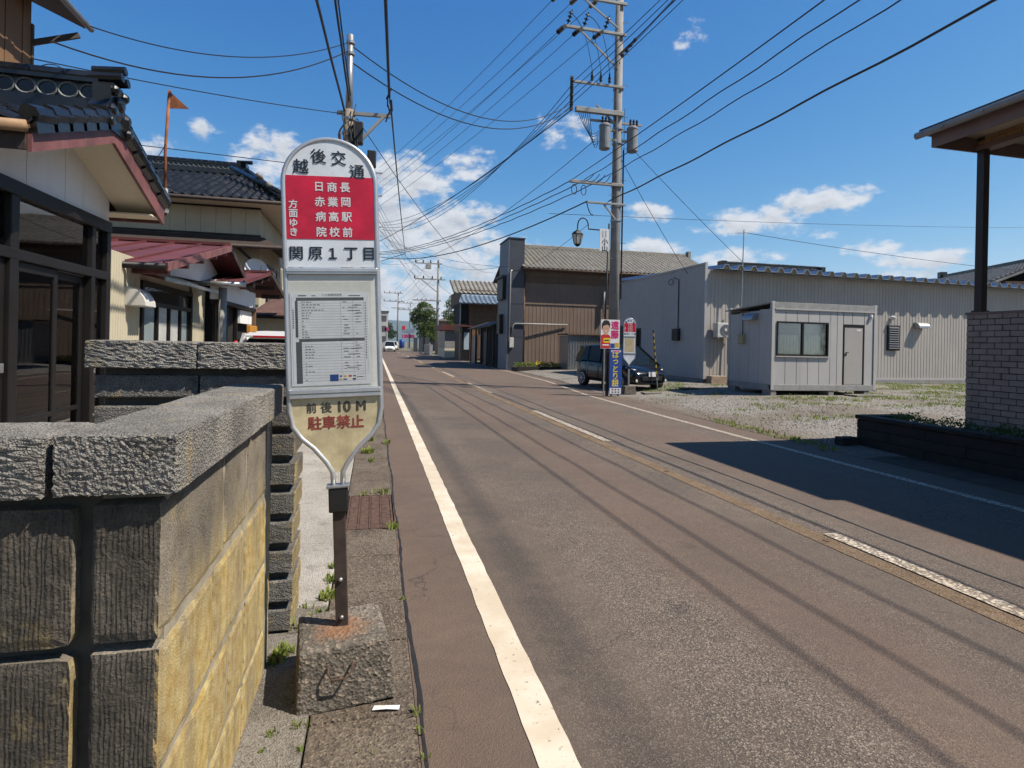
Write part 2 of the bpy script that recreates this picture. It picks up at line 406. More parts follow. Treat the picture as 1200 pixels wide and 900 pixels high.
CARGLASS = plain('car_glass', (.010, .014, .016), .08, .05, 2, 0, spec=.15)
TAILRED = plain('tail_lamp_red', (.45, .01, .02), .2, .05, 5, 0)
LAMPG = plain('lamp_frosted', (.70, .66, .58), .35, .08, 8, 0)
CURTAIN = plain('curtain', (.88, .89, .90), .9, .08, 3, .0)
VEILB = plain('pale_blue_curtain', (.42, .50, .55), .9, .1, 3, .0)
YELLOWR = plain('ochre_sheet_end', (.42, .30, .12), .7, .25, 8, .1, 60)
BLUESH = plain('blue_grey_sheet', (.34, .40, .50), .35, .12, 3, .05, 40, streak=.2)
MOUNT = plain('mountain_forest', (.05, .075, .045), .95, .3, .004, 0, .1)
FARB = plain('far_render', (.55, .53, .50), .8, .1, .4, 0)
FARD = plain('far_dark', (.10, .10, .10), .8, .2, .4, 0)
PINKS = plain('sign_pink', (.42, .06, .17), .5, .1, 1, 0)
ACW = plain('appliance_cream', (.66, .64, .58), .5, .06, 4, .03, 60, streak=.2)

# ---------------------------------------------------------------- mesh helpers
class MB:
    def __init__(s): s.v, s.f = [], []
    def add(s, vs, fs):
        o = len(s.v); s.v += [tuple(q) for q in vs]; s.f += [tuple(i + o for i in f) for f in fs]; return s
    def box(s, x0, x1, y0, y1, z0, z1):
        v = [(x, y, z) for z in (z0, z1) for y in (y0, y1) for x in (x0, x1)]
        return s.add(v, [(0, 2, 3, 1), (4, 5, 7, 6), (0, 1, 5, 4), (1, 3, 7, 5), (3, 2, 6, 7), (2, 0, 4, 6)])
    def hexa(s, b, t):                       # bottom and top quads, both counter-clockwise from above
        return s.add(list(b) + list(t), [(3, 2, 1, 0), (4, 5, 6, 7), (0, 1, 5, 4), (1, 2, 6, 5), (2, 3, 7, 6), (3, 0, 4, 7)])
    def slab(s, a, b, c, d, th):             # quad a b c d thickened downwards along its normal
        a, b, c, d = map(Vector, (a, b, c, d)); n = (b - a).cross(d - a).normalized() * th
        return s.hexa([a - n, b - n, c - n, d - n], [a, b, c, d])
    def beam(s, p, q, w, h, up=(0, 0, 1)):
        p, q = Vector(p), Vector(q); d = (q - p).normalized(); u = Vector(up)
        if abs(d.dot(u)) > .98: u = Vector((1, 0, 0))
        r = d.cross(u).normalized(); u = r.cross(d).normalized(); r = r * w / 2; u = u * h / 2
        return s.hexa([p - r - u, p + r - u, q + r - u, q - r - u], [p - r + u, p + r + u, q + r + u, q - r + u])
    def tube(s, pts, r, n=8, cap=True, r2=None):
        pts = [Vector(p) for p in pts]; k = len(pts); o = len(s.v); prev = None
        for i, p in enumerate(pts):
            t = (pts[min(i + 1, k - 1)] - pts[max(i - 1, 0)]).normalized()
            if prev is None:
                u = Vector((0, 0, 1)) if abs(t.z) < .9 else Vector((1, 0, 0))
                u = (u - t * u.dot(t)).normalized()
            else:
                u = (prev - t * prev.dot(t)).normalized()
            prev = u; w = t.cross(u)
            rr = r if r2 is None else r + (r2 - r) * i / (k - 1)
            for j in range(n):
                a = 2 * math.pi * j / n; q = p + (u * math.cos(a) + w * math.sin(a)) * rr; s.v.append(tuple(q))
        for i in range(k - 1):
            for j in range(n):
                a, b = o + i * n + j, o + i * n + (j + 1) % n; s.f.append((a, b, b + n, a + n))
        if cap:
            s.f.append(tuple(o + j for j in reversed(range(n)))); s.f.append(tuple(o + (k - 1) * n + j for j in range(n)))
        return s
    def lathe(s, c, prof, n=16, axis='Z'):   # prof: (radius, height)
        c = Vector(c); o = len(s.v); k = len(prof)
        for r, h in prof:
            for j in range(n):
                a = 2 * math.pi * j / n; q = (r * math.cos(a), r * math.sin(a), h)
                q = {'Z': q, 'Y': (q[0], q[2], q[1]), 'X': (q[2], q[0], q[1])}[axis]
                s.v.append(tuple(c + Vector(q)))
        for i in range(k - 1):
            for j in range(n):
                a, b = o + i * n + j, o + i * n + (j + 1) % n; s.f.append((a, b, b + n, a + n))
        s.f.append(tuple(o + j for j in reversed(range(n)))); s.f.append(tuple(o + (k - 1) * n + j for j in range(n)))
        return s
    def prism(s, poly, d, f=lambda a, b, t: (a, t, b)):   # polygon (a,b) extruded over t in d=(t0,t1)
        n = len(poly); vs = [f(a, b, t) for t in d for a, b in poly]
        return s.add(vs, [tuple(reversed(range(n))), tuple(range(n, 2 * n))] + [(i, (i + 1) % n, n + (i + 1) % n, n + i) for i in range(n)])
    def mesh(s, name):
        me = bpy.data.meshes.new(name); me.from_pydata(s.v, [], s.f); me.update()
        bm = bmesh.new(); bm.from_mesh(me); bmesh.ops.recalc_face_normals(bm, faces=bm.faces); bm.to_mesh(me); bm.free()
        return me
WROOT = {}
def obj(name, me, mat=None, parent=None, bev=0, smooth=False):
    if isinstance(me, MB): me = me.mesh(name)
    if mat is not None and not me.materials: me.materials.append(mat)
    o = bpy.data.objects.new(name, me); COL.objects.link(o)
    if parent is not None:
        o.parent = parent
        if parent.name in WROOT: o.matrix_parent_inverse = Matrix.Translation(-Vector(WROOT[parent.name]))
    if smooth:
        for p in me.polygons: p.use_smooth = True
    if bev:
        b = o.modifiers.new('bevel', 'BEVEL'); b.width = bev; b.segments = 2; b.limit_method = 'ANGLE'
    return o
def tag(o, label, cat, group=None):
    o['label'] = label; o['category'] = cat
    if group: o['group'] = group
    return o
def thing(name, label, cat, loc=(0, 0, 0), group=None, rot=None):
    """Empty at the thing's base. Without rot its parts are given in world coordinates, with rot in its own."""
    o = bpy.data.objects.new(name, None); COL.objects.link(o); o.location = loc; o.empty_display_size = .1
    if rot is None: WROOT[o.name] = loc
    else: o.rotation_euler = rot
    return tag(o, label, cat, group)
def struct(o): o['kind'] = 'structure'; return o
def stuff(o): o['kind'] = 'stuff'; return o
def bx(name, x0, x1, y0, y1, z0, z1, mat, parent=None, bev=0):
    return obj(name, MB().box(x0, x1, y0, y1, z0, z1), mat, parent, bev)
def copy_tree(o, parent=None):
    c = o.copy(); COL.objects.link(c); c.parent = parent
    for ch in list(o.children): copy_tree(ch, c)
    return c
def lettering(body, size, at, mat, parent, f=None, bold=.0, vertical=False, gap=1.0, depth=.0012):
    """words as thin raised mesh; at = centre (a,b) in the plane, f maps (a,b,t) to space, t towards the reader"""
    f = f or (lambda a, b, t: (a, -t, b))
    cu = bpy.data.curves.new('lettering', 'FONT'); cu.size = size; cu.resolution_u = 3
    cu.align_x = 'CENTER'; cu.align_y = 'CENTER'
    vs, fs = [], []
    items = [(ch, (0, -i * size * gap)) for i, ch in enumerate(body)] if vertical else [(body, (0, 0))]
    mid = (len(body) - 1) * size * gap / 2 if vertical else 0
    for s_, (dx, dy) in items:
        cu.body = s_
        to = bpy.data.objects.new('tmp', cu); me = bpy.data.meshes.new_from_object(to)
        xs = [v.co.x for v in me.vertices] or [0]; ys = [v.co.y for v in me.vertices] or [0]
        cx, cy = (min(xs) + max(xs)) / 2, (min(ys) + max(ys)) / 2
        o = len(vs)
        b_ = bold * size
        for q_, (sx_, sy_) in enumerate(((0, 0), (b_, 0), (-b_, 0), (0, b_), (0, -b_)) if bold else ((0, 0),)):
            o = len(vs)
            vs += [f(v.co.x - cx + at[0] + dx + sx_, v.co.y - cy + at[1] + dy + mid + sy_, depth + q_ * .00025) for v in me.vertices]
            fs += [tuple(i + o for i in p.vertices) for p in me.polygons]
        bpy.data.objects.remove(to); bpy.data.meshes.remove(me)
    bpy.data.curves.remove(cu)
    me = bpy.data.meshes.new('lettering'); me.from_pydata(vs, [], fs); me.update()
    return obj('lettering', me, mat, parent)
def rock(x0, x1, y0, y1, z0, z1, n, amp, seed=0, fac=None):
    """box with a grid on every face, roughened along noise; corners worn a little more"""
    bm = bmesh.new(); bmesh.ops.create_cube(bm, size=1)
    bmesh.ops.subdivide_edges(bm, edges=bm.edges[:], cuts=n, use_grid_fill=True)
    for v in bm.verts:
        q = v.co.copy(); e = sum(1 for t in q if abs(t) > .4999)
        p = Vector((x0 + (q.x + .5) * (x1 - x0), y0 + (q.y + .5) * (y1 - y0), z0 + (q.z + .5) * (z1 - z0)))
        k = amp * (fac(p, q) if fac else 1)
        d = noise.noise_vector(p * 30 + Vector((seed, 0, 0))) * k * .35 + noise.noise_vector(p * 120 + Vector((seed, 3, 0))) * k * .8
        if e >= 2: d -= Vector([math.copysign(1, t) if abs(t) > .4999 else 0 for t in q]) * (.0035 + abs(noise.noise(p * 30)) * .006)
        v.co = p + d
    me = bpy.data.meshes.new('rock'); bm.to_mesh(me); bm.free()
    return me
def catenary(p, q, sag, n=22):
    p, q = Vector(p), Vector(q)
    return [p.lerp(q, i / n) - Vector((0, 0, 4 * sag * (i / n) * (1 - i / n))) for i in range(n + 1)]
def wire(pts, r, label, group=None, name='overhead_wire'):
    return tag(obj(name, MB().tube(pts, r, 5), WIRE), label, 'wire', group)
def tile_rows(o, u, v, w, l, pitch=.27, row=.24, amp=.03, seg=6):
    """pantiles over a slope as one mesh: S waves across, lapped steps up the slope"""
    o, u, v = Vector(o), Vector(u).normalized(), Vector(v).normalized(); n = u.cross(v).normalized()
    if n.z < 0: n = -n
    m = MB(); cols = int(w / pitch); rows = int(l / row)
    for r in range(rows):
        us = [i / seg * pitch for i in range(cols * seg + 1)]
        lo, hi, un = [], [], []
        for i, a in enumerate(us):
            ph = (i % seg) / seg; h = amp * math.sin(2 * math.pi * ph) + amp * .4 * math.sin(4 * math.pi * ph)
            jit = random.uniform(-.003, .003)
            lo.append(o + u * a + v * (r * row - .03) + n * (h + .035 + jit)); hi.append(o + u * a + v * (r + 1) * row + n * (h + .006)); un.append(o + u * a + v * (r * row - .03) + n * (h + .010))
        k = len(us); m.add(lo + hi + un, [(i, i + 1, k + i + 1, k + i) for i in range(k - 1)] + [(2 * k + i, 2 * k + i + 1, i + 1, i) for i in range(k - 1)])
    return m
def ribbed(o, u, w, h, pitch=.18, depth=.025, ratio=.35, up=(0, 0, 1), h2=None):
    """ribbed sheet standing on o, width w along u, height h (h2 at the far end)"""
    o, u, up = Vector(o), Vector(u).normalized(), Vector(up); n = u.cross(up).normalized()
    xs, ds, x = [], [], 0
    while x < w:
        for a, d in ((0, 0), (pitch * (1 - ratio) - .012, 0), (pitch * (1 - ratio), depth), (pitch - .012, depth)):
            if x + a <= w: xs.append(x + a); ds.append(d)
        x += pitch
    xs.append(w); ds.append(ds[-1]); h2 = h if h2 is None else h2
    a = [o + u * x + n * d for x, d in zip(xs, ds)]; b = [p + up * (h + (h2 - h) * x / w) for p, x in zip(a, xs)]; k = len(a)
    return MB().add(a + b, [(i, i + 1, k + i + 1, k + i) for i in range(k - 1)])

# ---------------------------------------------------------------- ground, road, paths
def sheet(name, pts, z, mat, zf=None):
    m = MB(); m.add([(x, y, zf(x, y) if zf else z) for x, y in pts], [tuple(range(len(pts)))]); return struct(obj(name, m, mat))
sheet('ground', [(-3000, -200), (3000, -200), (3000, 6000), (-3000, 6000)], -.06, EARTH)
RE = [(7.0, -12), (7.0, 9), (7.05, 12), (7.2, 17), (7.9, 24), (8.1, 33), (8.1, 50), (7.7, 70), (6.6, 95), (4.4, 130), (0, 180), (-14, 300)]   # right edge of the asphalt
LE = [(.2, -12), (.2, 60), (-.6, 90), (-2.6, 130), (-7, 180), (-21, 300)]
def lerp_edge(E_, y):
    for (x0, y0), (x1, y1) in zip(E_, E_[1:]):
        if y <= y1: return x0 + (x1 - x0) * (y - y0) / (y1 - y0)
    return E_[-1][0]
m = MB(); ys = [-12 + i * 3 for i in range(105)]
vs = []
for y in ys:
    l, r = lerp_edge(LE, y), lerp_edge(RE, y)
    vs += [(l + (r - l) * i / 8, y, 0) for i in range(9)]
m.add(vs, [(j * 9 + i, j * 9 + i + 1, j * 9 + i + 10, j * 9 + i + 9) for j in range(len(ys) - 1) for i in range(8)])
road = struct(obj('road', m, ASPHALT))
def strip(name, fx, w, y0, y1, z, mat, step=1.5, rag=.0):
    m = MB(); n = max(2, int((y1 - y0) / step)); vs = []
    for i in range(n + 1):
        y = y0 + (y1 - y0) * i / n; x = fx(y)
        vs += [(x - w / 2 + random.uniform(-rag, rag), y, z), (x + w / 2 + random.uniform(-rag, rag), y, z)]
    m.add(vs, [(2 * i, 2 * i + 1, 2 * i + 3, 2 * i + 2) for i in range(n)])
    o = obj(name, m, mat, road); return o
def follow(x0, E_, ref): return lambda y: x0 + lerp_edge(E_, y) - ref
strip('edge_line', lambda y: .695 + (lerp_edge(LE, y) - .2), .15, -3, 200, .004, PAINT, .12, .004)
strip('edge_line', lambda y: lerp_edge(RE, y) - .68, .13, -3, 160, .004, PAINT, .12, .004)
CX = lambda y: 3.83 - .012 * max(0, min(y, 22)) - .02 * max(0, y - 70)
for y0, y1 in ((-.6, 4.15), (8.8, 13.1), (17.8, 22.4), (26.4, 31), (35.4, 40), (44.4, 49), (53.4, 58), (62.4, 67), (71, 76), (80, 85)):
    strip('centre_dash', CX, .14, y0, y1, .008, PAINT, .1, .005)
PIPEC = mk_strip('pipe_concrete', (.17, .115, .07), (.27, .19, .12), (.36, .28, .2), 120)
pipe = strip('melt_pipe_cover', lambda y: CX(y) - .17, .17, -3, 60, .004, PIPEC, .3, .004)
m = MB()
for k in range(16):
    y = 1.4 + k * 2.6; m.lathe((CX(y) - .17, y, .004), [(.03, 0), (.03, .004), (.02, .006), (.0, .006)], 10)
stuff(obj('sprinkler_nozzle', m, RUST, pipe))
strip('tar_seam', lambda y: 4.27 - .01 * min(y, 30) + .02 * math.sin(y * 1.3), .022, -3, 40, .004, plain('tar', (.018, .017, .017), .7, .2, 9), .25, .007)
strip('tar_seam', lambda y: .215 + .008 * math.sin(y * 3), .016, -3, 30, .003, MATS['tar'], .1, .006)

# left: walkway beside the wall, gutter strip with cover slabs and a grating
pv = struct(bpy.data.objects.new('pavement', None)); COL.objects.link(pv); pv['kind'] = 'structure'
def slabrow(name, x0, x1, cuts, z, mat):
    for a, b in zip(cuts, cuts[1:]):
        me = MB().box(x0, x1, a + .004, b - .004, -.05, z + random.uniform(-.003, .003)); obj(name, me, mat, pv, .008)
slabrow('kerb_slab', -.225, .197, [-.6, .0, .61, 1.22, 1.83, 2.44, 3.05, 3.66, 4.27, 4.88], .014, GUTTERC)
slabrow('kerb_slab', -.225, .197, [5.98, 6.6, 7.2, 7.8, 8.4, 9.0, 9.6, 10.2, 10.8, 11.4, 12], .014, GUTTERC)
slabrow('walk_slab', -.55, -.232, [-.6, 1.2, 3.5], .018, WALKC)
slabrow('walk_slab', -2.3, -.232, [3.51, 4.6, 6.4, 8.4, 10.4, 12.0], .016, YARDC)
struct(bx('pavement', -9, .19, 12.0, 130, -.05, .012, WALKC))
struct(bx('yard', -9, -2.3, 3.5, 12.0, -.05, .008, YARDC))
struct(bx('yard', -9, -.56, -2, 3.5, -.05, .009, YARDC))
gt = thing('drain_grating', 'rusty steel drain grating set in the kerb strip beyond the bus stop', 'grating', (0, 5.4, 0))
bx('tray', -.21, .19, 4.9, 5.96, -.05, -.005, DKRUST, gt)
for k in range(5): bx('bar', -.205 + k * .094, -.190 + k * .094, 4.9, 5.96, -.005, .014, RUST, gt)
for k in range(4): bx('plate', -.187 + k * .094, -.114 + k * .094, 4.905, 5.955, -.005, .008, RUST, gt)

# right: gravel lot rising gently from the road edge
def lotz(x, y): t = max(0, min(1, (x - 7.2) / 4.3)); return .2 * t * t * (3 - 2 * t) + .008
m = MB(); ny_, nx_ = 60, 46; vs = []
for j in range(ny_ + 1):
    y = 7 + 40 * j / ny_
    for i in range(nx_ + 1):
        t = i / nx_; x = lerp_edge(RE, y) - .05 + t * t * 45; x = x + (noise.noise(Vector((0, y * 1.3, 2))) * .12 if i == 0 else 0)
        vs.append((x, y, lotz(x, y) - (.006 if i == 0 else 0) + (noise.noise(Vector((x * .6, y * .6, 0))) * .03 if i > 2 else 0)))
m.add(vs, [(j * (nx_ + 1) + i, j * (nx_ + 1) + i + 1, (j + 1) * (nx_ + 1) + i + 1, (j + 1) * (nx_ + 1) + i) for j in range(ny_) for i in range(nx_)])
struct(obj('gravel_lot', m, GRAVEL))
def lz(x, y): return lotz(x, y) + noise.noise(Vector((x * .6, y * .6, 0))) * .03
struct(bx('verge', 7.0, 30, -12, 7.05, -.05, .006, SOIL))
struct(bx('verge', 8.15, 40, 47, 130, -.05, .01, EARTH))
# loose stones and weeds
m = MB(); rs = random.Random(3)
for k in range(6000):
    y = 8.2 + 14 * rs.random() ** 1.6; x = lerp_edge(RE, y) + .15 + 11 * rs.random() ** 1.3
    if noise.noise(Vector((x * .5, y * .5, 4))) < -.25: continue
    s = rs.uniform(.012, .034); z = lz(x, y) + s * .25; a = rs.random() * 6.28; c_, s_ = math.cos(a) * s, math.sin(a) * s; q = rs.uniform(.6, 1)
    m.add([(x + c_, y + s_, z), (x - s_ * q, y + c_ * q, z), (x - c_, y - s_, z), (x + s_ * q, y - c_ * q, z), (x + c_ * .2, y + s_ * .2, z + s * .6)],
          [(0, 1, 4), (1, 2, 4), (2, 3, 4), (3, 0, 4)])
tag(stuff(obj('loose_gravel', m, GRAVEL)), 'loose grey stones strewn over the gravel lot', 'gravel')
def blades(m, x, y, z, n, hgt, spread, rs):
    for _ in range(n):
        a = rs.random() * 6.28; r = spread * rs.random() ** .7; bx_, by_ = x + math.cos(a) * r, y + math.sin(a) * r
        t = rs.random() * 6.28; h = hgt * rs.uniform(.5, 1.2); w = h * rs.uniform(.10, .22); lx, ly = math.cos(t) * h * rs.uniform(.2, .8), math.sin(t) * h * rs.uniform(.2, .8)
        px_, py_ = -math.sin(t) * w, math.cos(t) * w
        m.add([(bx_ - px_, by_ - py_, z), (bx_ + px_, by_ + py_, z), (bx_ + lx * .5 + px_ * .8, by_ + ly * .5 + py_ * .8, z + h * .7), (bx_ + lx, by_ + ly, z + h), (bx_ + lx * .5 - px_ * .8, by_ + ly * .5 - py_ * .8, z + h * .7)], [(0, 1, 2, 3, 4)])
m = MB(); rs = random.Random(5)
for k in range(9000):
    y = 8.4 + 12 * rs.random(); x = lerp_edge(RE, y) + .2 + 22 * rs.random()
    g = noise.noise(Vector((x * .45, y * .7, 9))) + .8 * noise.noise(Vector((x * 1.3, y * 1.3, 3))) + .035 * (x - 13) + (.3 if y > 18.3 and x > 15 else 0) - (.5 if x < 8.6 and y > 9.5 else 0)
    if g < .12: continue
    blades(m, x, y, lz(x, y), 6, .055, .14, rs)
for k in range(70):
    y = 7.6 + rs.random() * 3.5; x = lerp_edge(RE, y) + rs.uniform(-.15, .2); blades(m, x, y, .01, 6, .06, .1, rs)
tag(stuff(obj('lot_weeds', m, GRASS)), 'low yellow green weeds spreading across the gravel lot', 'weeds')
m = MB()
for x, y, n, h, sp in ((-.40, 3.0, 34, .045, .05), (-.42, 2.95, 30, .06, .05), (-.36, 3.25, 26, .05, .06), (-.27, 3.35, 50, .05, .05), (-.24, 3.6, 50, .05, .05), (-.23, 3.85, 40, .045, .05), (-.235, 4.1, 24, .04, .04), (-.34, 3.5, 10, .03, .05),
                       (.18, 4.86, 26, .05, .05), (.12, 6.02, 30, .05, .07), (-.05, 6.0, 18, .04, .08), (.19, 8.9, 20, .06, .07), (.2, 3.5, 8, .03, .03), (.205, 2.3, 12, .02, .025), (.205, 2.42, 14, .022, .025), (.21, 2.15, 10, .02, .02), (.0, 7.6, 26, .05, .06), (-.06, 8.2, 40, .08, .09), (-.05, 9.2, 40, .1, .1),
                       (-.26, 2.42, 16, .022, .03), (-.36, 2.4, 22, .018, .03), (-.37, 2.3, 12, .016, .02), (-.24, 2.28, 14, .02, .02), (-.23, 2.12, 10, .02, .03), (-.36, 2.12, 16, .014, .04), (-.33, 2.6, 10, .02, .03), (.0, 2.25, 10, .015, .05)):
    blades(m, x, y, .017, n, h, sp, rs)
tag(stuff(obj('pavement_weeds', m, GRASS)), 'small green weeds in the joints around the bus stop', 'weeds')
# ---------------------------------------------------------------- near block wall (corner of the front garden)
w1 = thing('block_wall', 'weathered concrete block wall with rough coping, yellow lichen on its road side', 'wall', (-.56, 2.2, 0))
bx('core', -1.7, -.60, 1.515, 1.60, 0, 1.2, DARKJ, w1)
bx('core', -.60, -.468, 1.515, 2.93, 0, 1.195, MORTAR, w1)
COURSE = [(.02, .225), (.245, .525), (.55, .83), (.858, 1.165)]
rb = random.Random(21)
for ci, (z0, z1) in enumerate(COURSE):
    # front run, left of the corner
    xs = [-.625, -1.075, -1.525] if ci % 2 else [-.625, -1.075, -1.525]
    for a, b in zip(xs[1:], xs):
        obj('block', rock(a + .018, b - .018, 1.470, 1.54, z0, z1, 12, .0028, ci * 3 + a), WALLC, w1)
    # corner block and the run along the pavement
    ysides = [1.468] + ([1.93, 2.38, 2.83] if ci % 2 == 0 else [2.15, 2.40, 2.83])
    if ci == 3: ysides = [1.468, 2.05, 2.40, 2.83]
    for k, (a, b) in enumerate(zip(ysides, ysides[1:])):
        x0 = -.607 if k == 0 else -.56
        dz = .0
        obj('block', rock(x0, -.462 + rb.uniform(-.002, .002), a + (0 if k == 0 else .003), b - .003, z0 + .0, z1 + .010, 12, .0016, ci * 7 + k), WALLC, w1)
    obj('block', rock(-.56, -.468, 2.87, 2.98, z0, z1 + .02, 6, .002, ci * 11), WALLC, w1)
def rough_front(p, q): return 2.6 if q.y < -.49 else (1.0 if q.z > .49 else .5)
obj('coping_stone', rock(-.672, -.425, 1.44, 2.42, 1.197, 1.332, 44, .0022, 1, rough_front), COPING, w1)
obj('coping_stone', rock(-.665, -.425, 2.424, 3.02, 1.197, 1.333, 22, .0016, 2), COPING, w1)
obj('coping_stone', rock(-1.28, -.686, 1.437, 1.69, 1.195, 1.330, 30, .0030, 3, rough_front), COPING, w1)
obj('coping_stone', rock(-1.90, -1.29, 1.437, 1.69, 1.195, 1.330, 16, .0030, 4, rough_front), COPING, w1)

# stacked-course gate wall behind it
w2 = thing('gate_wall', 'stacked concrete course wall with deep joints and rough coping beside the glass shopfront', 'wall', (-.9, 3.35, 0))
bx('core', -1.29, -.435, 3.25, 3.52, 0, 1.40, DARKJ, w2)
z = 1.362
k = 0
while z > .05:
    z0 = max(.0, z - .118)
    obj('course_block', rock(-1.322, -.858, 3.205, 3.56, z0, z, 10, .0016, k), STACK, w2)
    obj('course_block', rock(-.855, -.392 + rb.uniform(-.005, .004), 3.203 + rb.uniform(-.004, .004), 3.56, z0, z, 10, .0022, k + 50), STACK, w2)
    z -= .152; k += 1
obj('coping_stone', rock(-1.35, -.86, 3.165, 3.60, 1.394, 1.528, 26, .0032, 5, rough_front), COPING, w2)
obj('coping_stone', rock(-.857, -.372, 3.165, 3.60, 1.394, 1.528, 26, .0032, 6, rough_front), COPING, w2)

# ---------------------------------------------------------------- bus stop sign
def mk_blockrust():
    m_ = BLOCKC.copy(); m_.name = 'block_concrete_rust'; n_, l_ = m_.node_tree.nodes, m_.node_tree.links
    b_ = n_['Principled BSDF']; src = b_.inputs['Base Color'].links[0].from_socket
    g_ = n_.new('ShaderNodeTexCoord'); vm = n_.new('ShaderNodeVectorMath'); vm.operation = 'DISTANCE'; vm.inputs[1].default_value = (0.0, -.02, .262); l_.new(g_.outputs['Object'], vm.inputs[0])
    nn = n_.new('ShaderNodeTexNoise'); nn.inputs['Scale'].default_value = 28; nn.inputs['Detail'].default_value = 5; l_.new(g_.outputs['Object'], nn.inputs['Vector'])
    ad = n_.new('ShaderNodeMath'); ad.operation = 'MULTIPLY_ADD'; ad.inputs[1].default_value = -.16; l_.new(nn.outputs[0], ad.inputs[0]); l_.new(vm.outputs['Value'], ad.inputs[2])
    mr_ = n_.new('ShaderNodeMapRange'); mr_.inputs[1].default_value = .06; mr_.inputs[2].default_value = -.03; mr_.inputs[4].default_value = .55; l_.new(ad.outputs[0], mr_.inputs[0])
    mx = n_.new('ShaderNodeMix'); mx.data_type = 'RGBA'; mx.inputs['B'].default_value = (.27, .12, .05, 1); l_.new(mr_.outputs[0], mx.inputs['Factor']); l_.new(src, mx.inputs['A']); l_.new(mx.outputs['Result'], b_.inputs['Base Color'])
    return m_
BLOCKRUST = mk_blockrust()
def build_stop(name, label, loc, lean, rz, detailed):
    s = thing(name, label, 'bus stop', loc, 'bus stop signs', (0, lean, rz))
    # base block: tapered cast concrete
    if detailed:
        me = rock(-.205, .205, -.205, .205, .0, .26, 22, .0030, 9)
        for v in me.vertices:
            k = 1 - .11 * v.co.z / .26; x, y = v.co.x * k, v.co.y * k; a = R(7); v.co.x, v.co.y = x * math.cos(a) - y * math.sin(a), x * math.sin(a) + y * math.cos(a)
        base = obj('base_block', me, BLOCKRUST, s)
        hp = [(-.045, -.20, .19), (-.045, -.232, .178), (-.03, -.240, .150), (.03, -.236, .150), (.052, -.226, .178), (.052, -.19, .19)]
        obj('handle', MB().tube(hp, .0045, 6), RUST, base, smooth=True)
    else:
        base = obj('base_block', MB().hexa([(-.2, -.2, 0), (.2, -.2, 0), (.2, .2, 0), (-.2, .2, 0)], [(-.17, -.17, .26), (.17, -.17, .26), (.17, .17, .26), (-.17, .17, .26)]), BLOCKC, s, .012)
    # post: dark angle steel with bolts, clamp on top
    post = obj('post', MB().box(-.027, .027, -.006, .006, .24, .80).box(.017, .027, .006, .035, .24, .80), DKRUST if detailed else GALV, s, .003)
    if detailed:
        for zz in (.30, .47): obj('bolt', MB().lathe((.0, -.006, zz), [(.010, 0), (.010, -.006), (.005, -.011), (0, -.011)], 8, 'Y'), GALV, post, smooth=True)
        bx('clamp', -.042, .042, -.022, .03, .775, .885, BLACK, s, .006)
        obj('collar', MB().box(-.05, .05, -.026, .034, .885, .897), GALV, s, .003)
    # bent tube frame
    hw = .197
    prof = [(.020, .89), (.022, .955), (.047, 1.0), (.098, 1.065), (.150, 1.112), (.185, 1.165), (hw, 1.235), (hw, 1.30)]
    arc = [(hw * math.cos(a), 2.245 + .195 * math.sin(a)) for a in [math.pi * i / 22 for i in range(23)]]
    up = [(hw, 1.6), (hw, 1.9), (hw, 2.15)]
    path = prof + up + arc + [(-x, z_) for x, z_ in reversed(up)] + [(-x, z_) for x, z_ in reversed(prof)]
    obj('tube_frame', MB().tube([(x, 0, z_) for x, z_ in path], .0115, 10), ALU, s, smooth=True)
    # panels
    y0, y1 = -.006, .006
    cap = [(-hw, 2.005)] + [(hw, 2.005), (hw, 2.245)] + [(hw * math.cos(math.pi * i / 22), 2.245 + .195 * math.sin(math.pi * i / 22)) for i in range(1, 22)] + [(-hw, 2.245)]
    head = obj('head_plate', MB().prism([(a, b) for a, b in [(-hw, 1.872), (hw, 1.872)] + cap[2:]], (y0, y1)), SIGNW, s)
    red = obj('red_field', MB().box(-hw + .006, hw - .006, y0 - .0015, y0 - .0002, 1.995, 2.275), SIGNR, head)
    bar = bx('cross_rail', -hw, hw, -.017, .012, 1.838, 1.868, ALU, s, .004)
    bx('rail_groove', -hw, hw, -.0185, -.017, 1.8485, 1.8505, DKFRAME, bar)
    bar2 = bx('cross_rail', -hw, hw, -.017, .012, 1.288, 1.330, ALU, s, .004)
    bx('rail_groove', -hw, hw, -.0185, -.017, 1.309, 1.311, DKFRAME, bar2)
    board = bx('timetable_board', -hw + .008, hw - .008, y0, y1, 1.331, 1.837, BOARDW, s)
    lowp = [(.018, .955), (.043, 1.0), (.094, 1.065), (.146, 1.112), (.181, 1.165), (hw - .004, 1.235), (hw - .004, 1.287)]
    low = obj('lower_plate', MB().prism(lowp + [(-a, b) for a, b in reversed(lowp)], (-.004, .004)), SIGNY if detailed else SIGNW, s)
    F = lambda a, b, t: (a, y0 - .0016 - t * .4, b)
    for ch, a, b in (('越', -.122, 2.315), ('後', -.046, 2.362), ('交', .040, 2.358), ('通', .118, 2.300)):
        lettering(ch, .068, (a, b), INK, head, F, .018)
    F2 = lambda a, b, t: (a, y0 - .0016 - t * .6, b)
    for body, x in (('長岡駅前', .064), ('商業高校', .008), ('日赤病院', -.047)):
        for ch, zz in zip(body, (2.228, 2.162, 2.096, 2.028)): lettering(ch, .046, (x + (2.228 - zz) * .03, zz), LETW, red, F2, .022)
    for ch, zz in zip('方面ゆき', (2.148, 2.107, 2.066, 2.026)): lettering(ch, .040, (-.158, zz), LETW, red, F2, .022)
    for ch, x in zip('関原１丁目', (-.150, -.070, .004, .082, .160)): lettering(ch, .064, (x, 1.932), INK, head, F, .020)
    FL = lambda a, b, t: (a, -.0042 - t * .4, b)
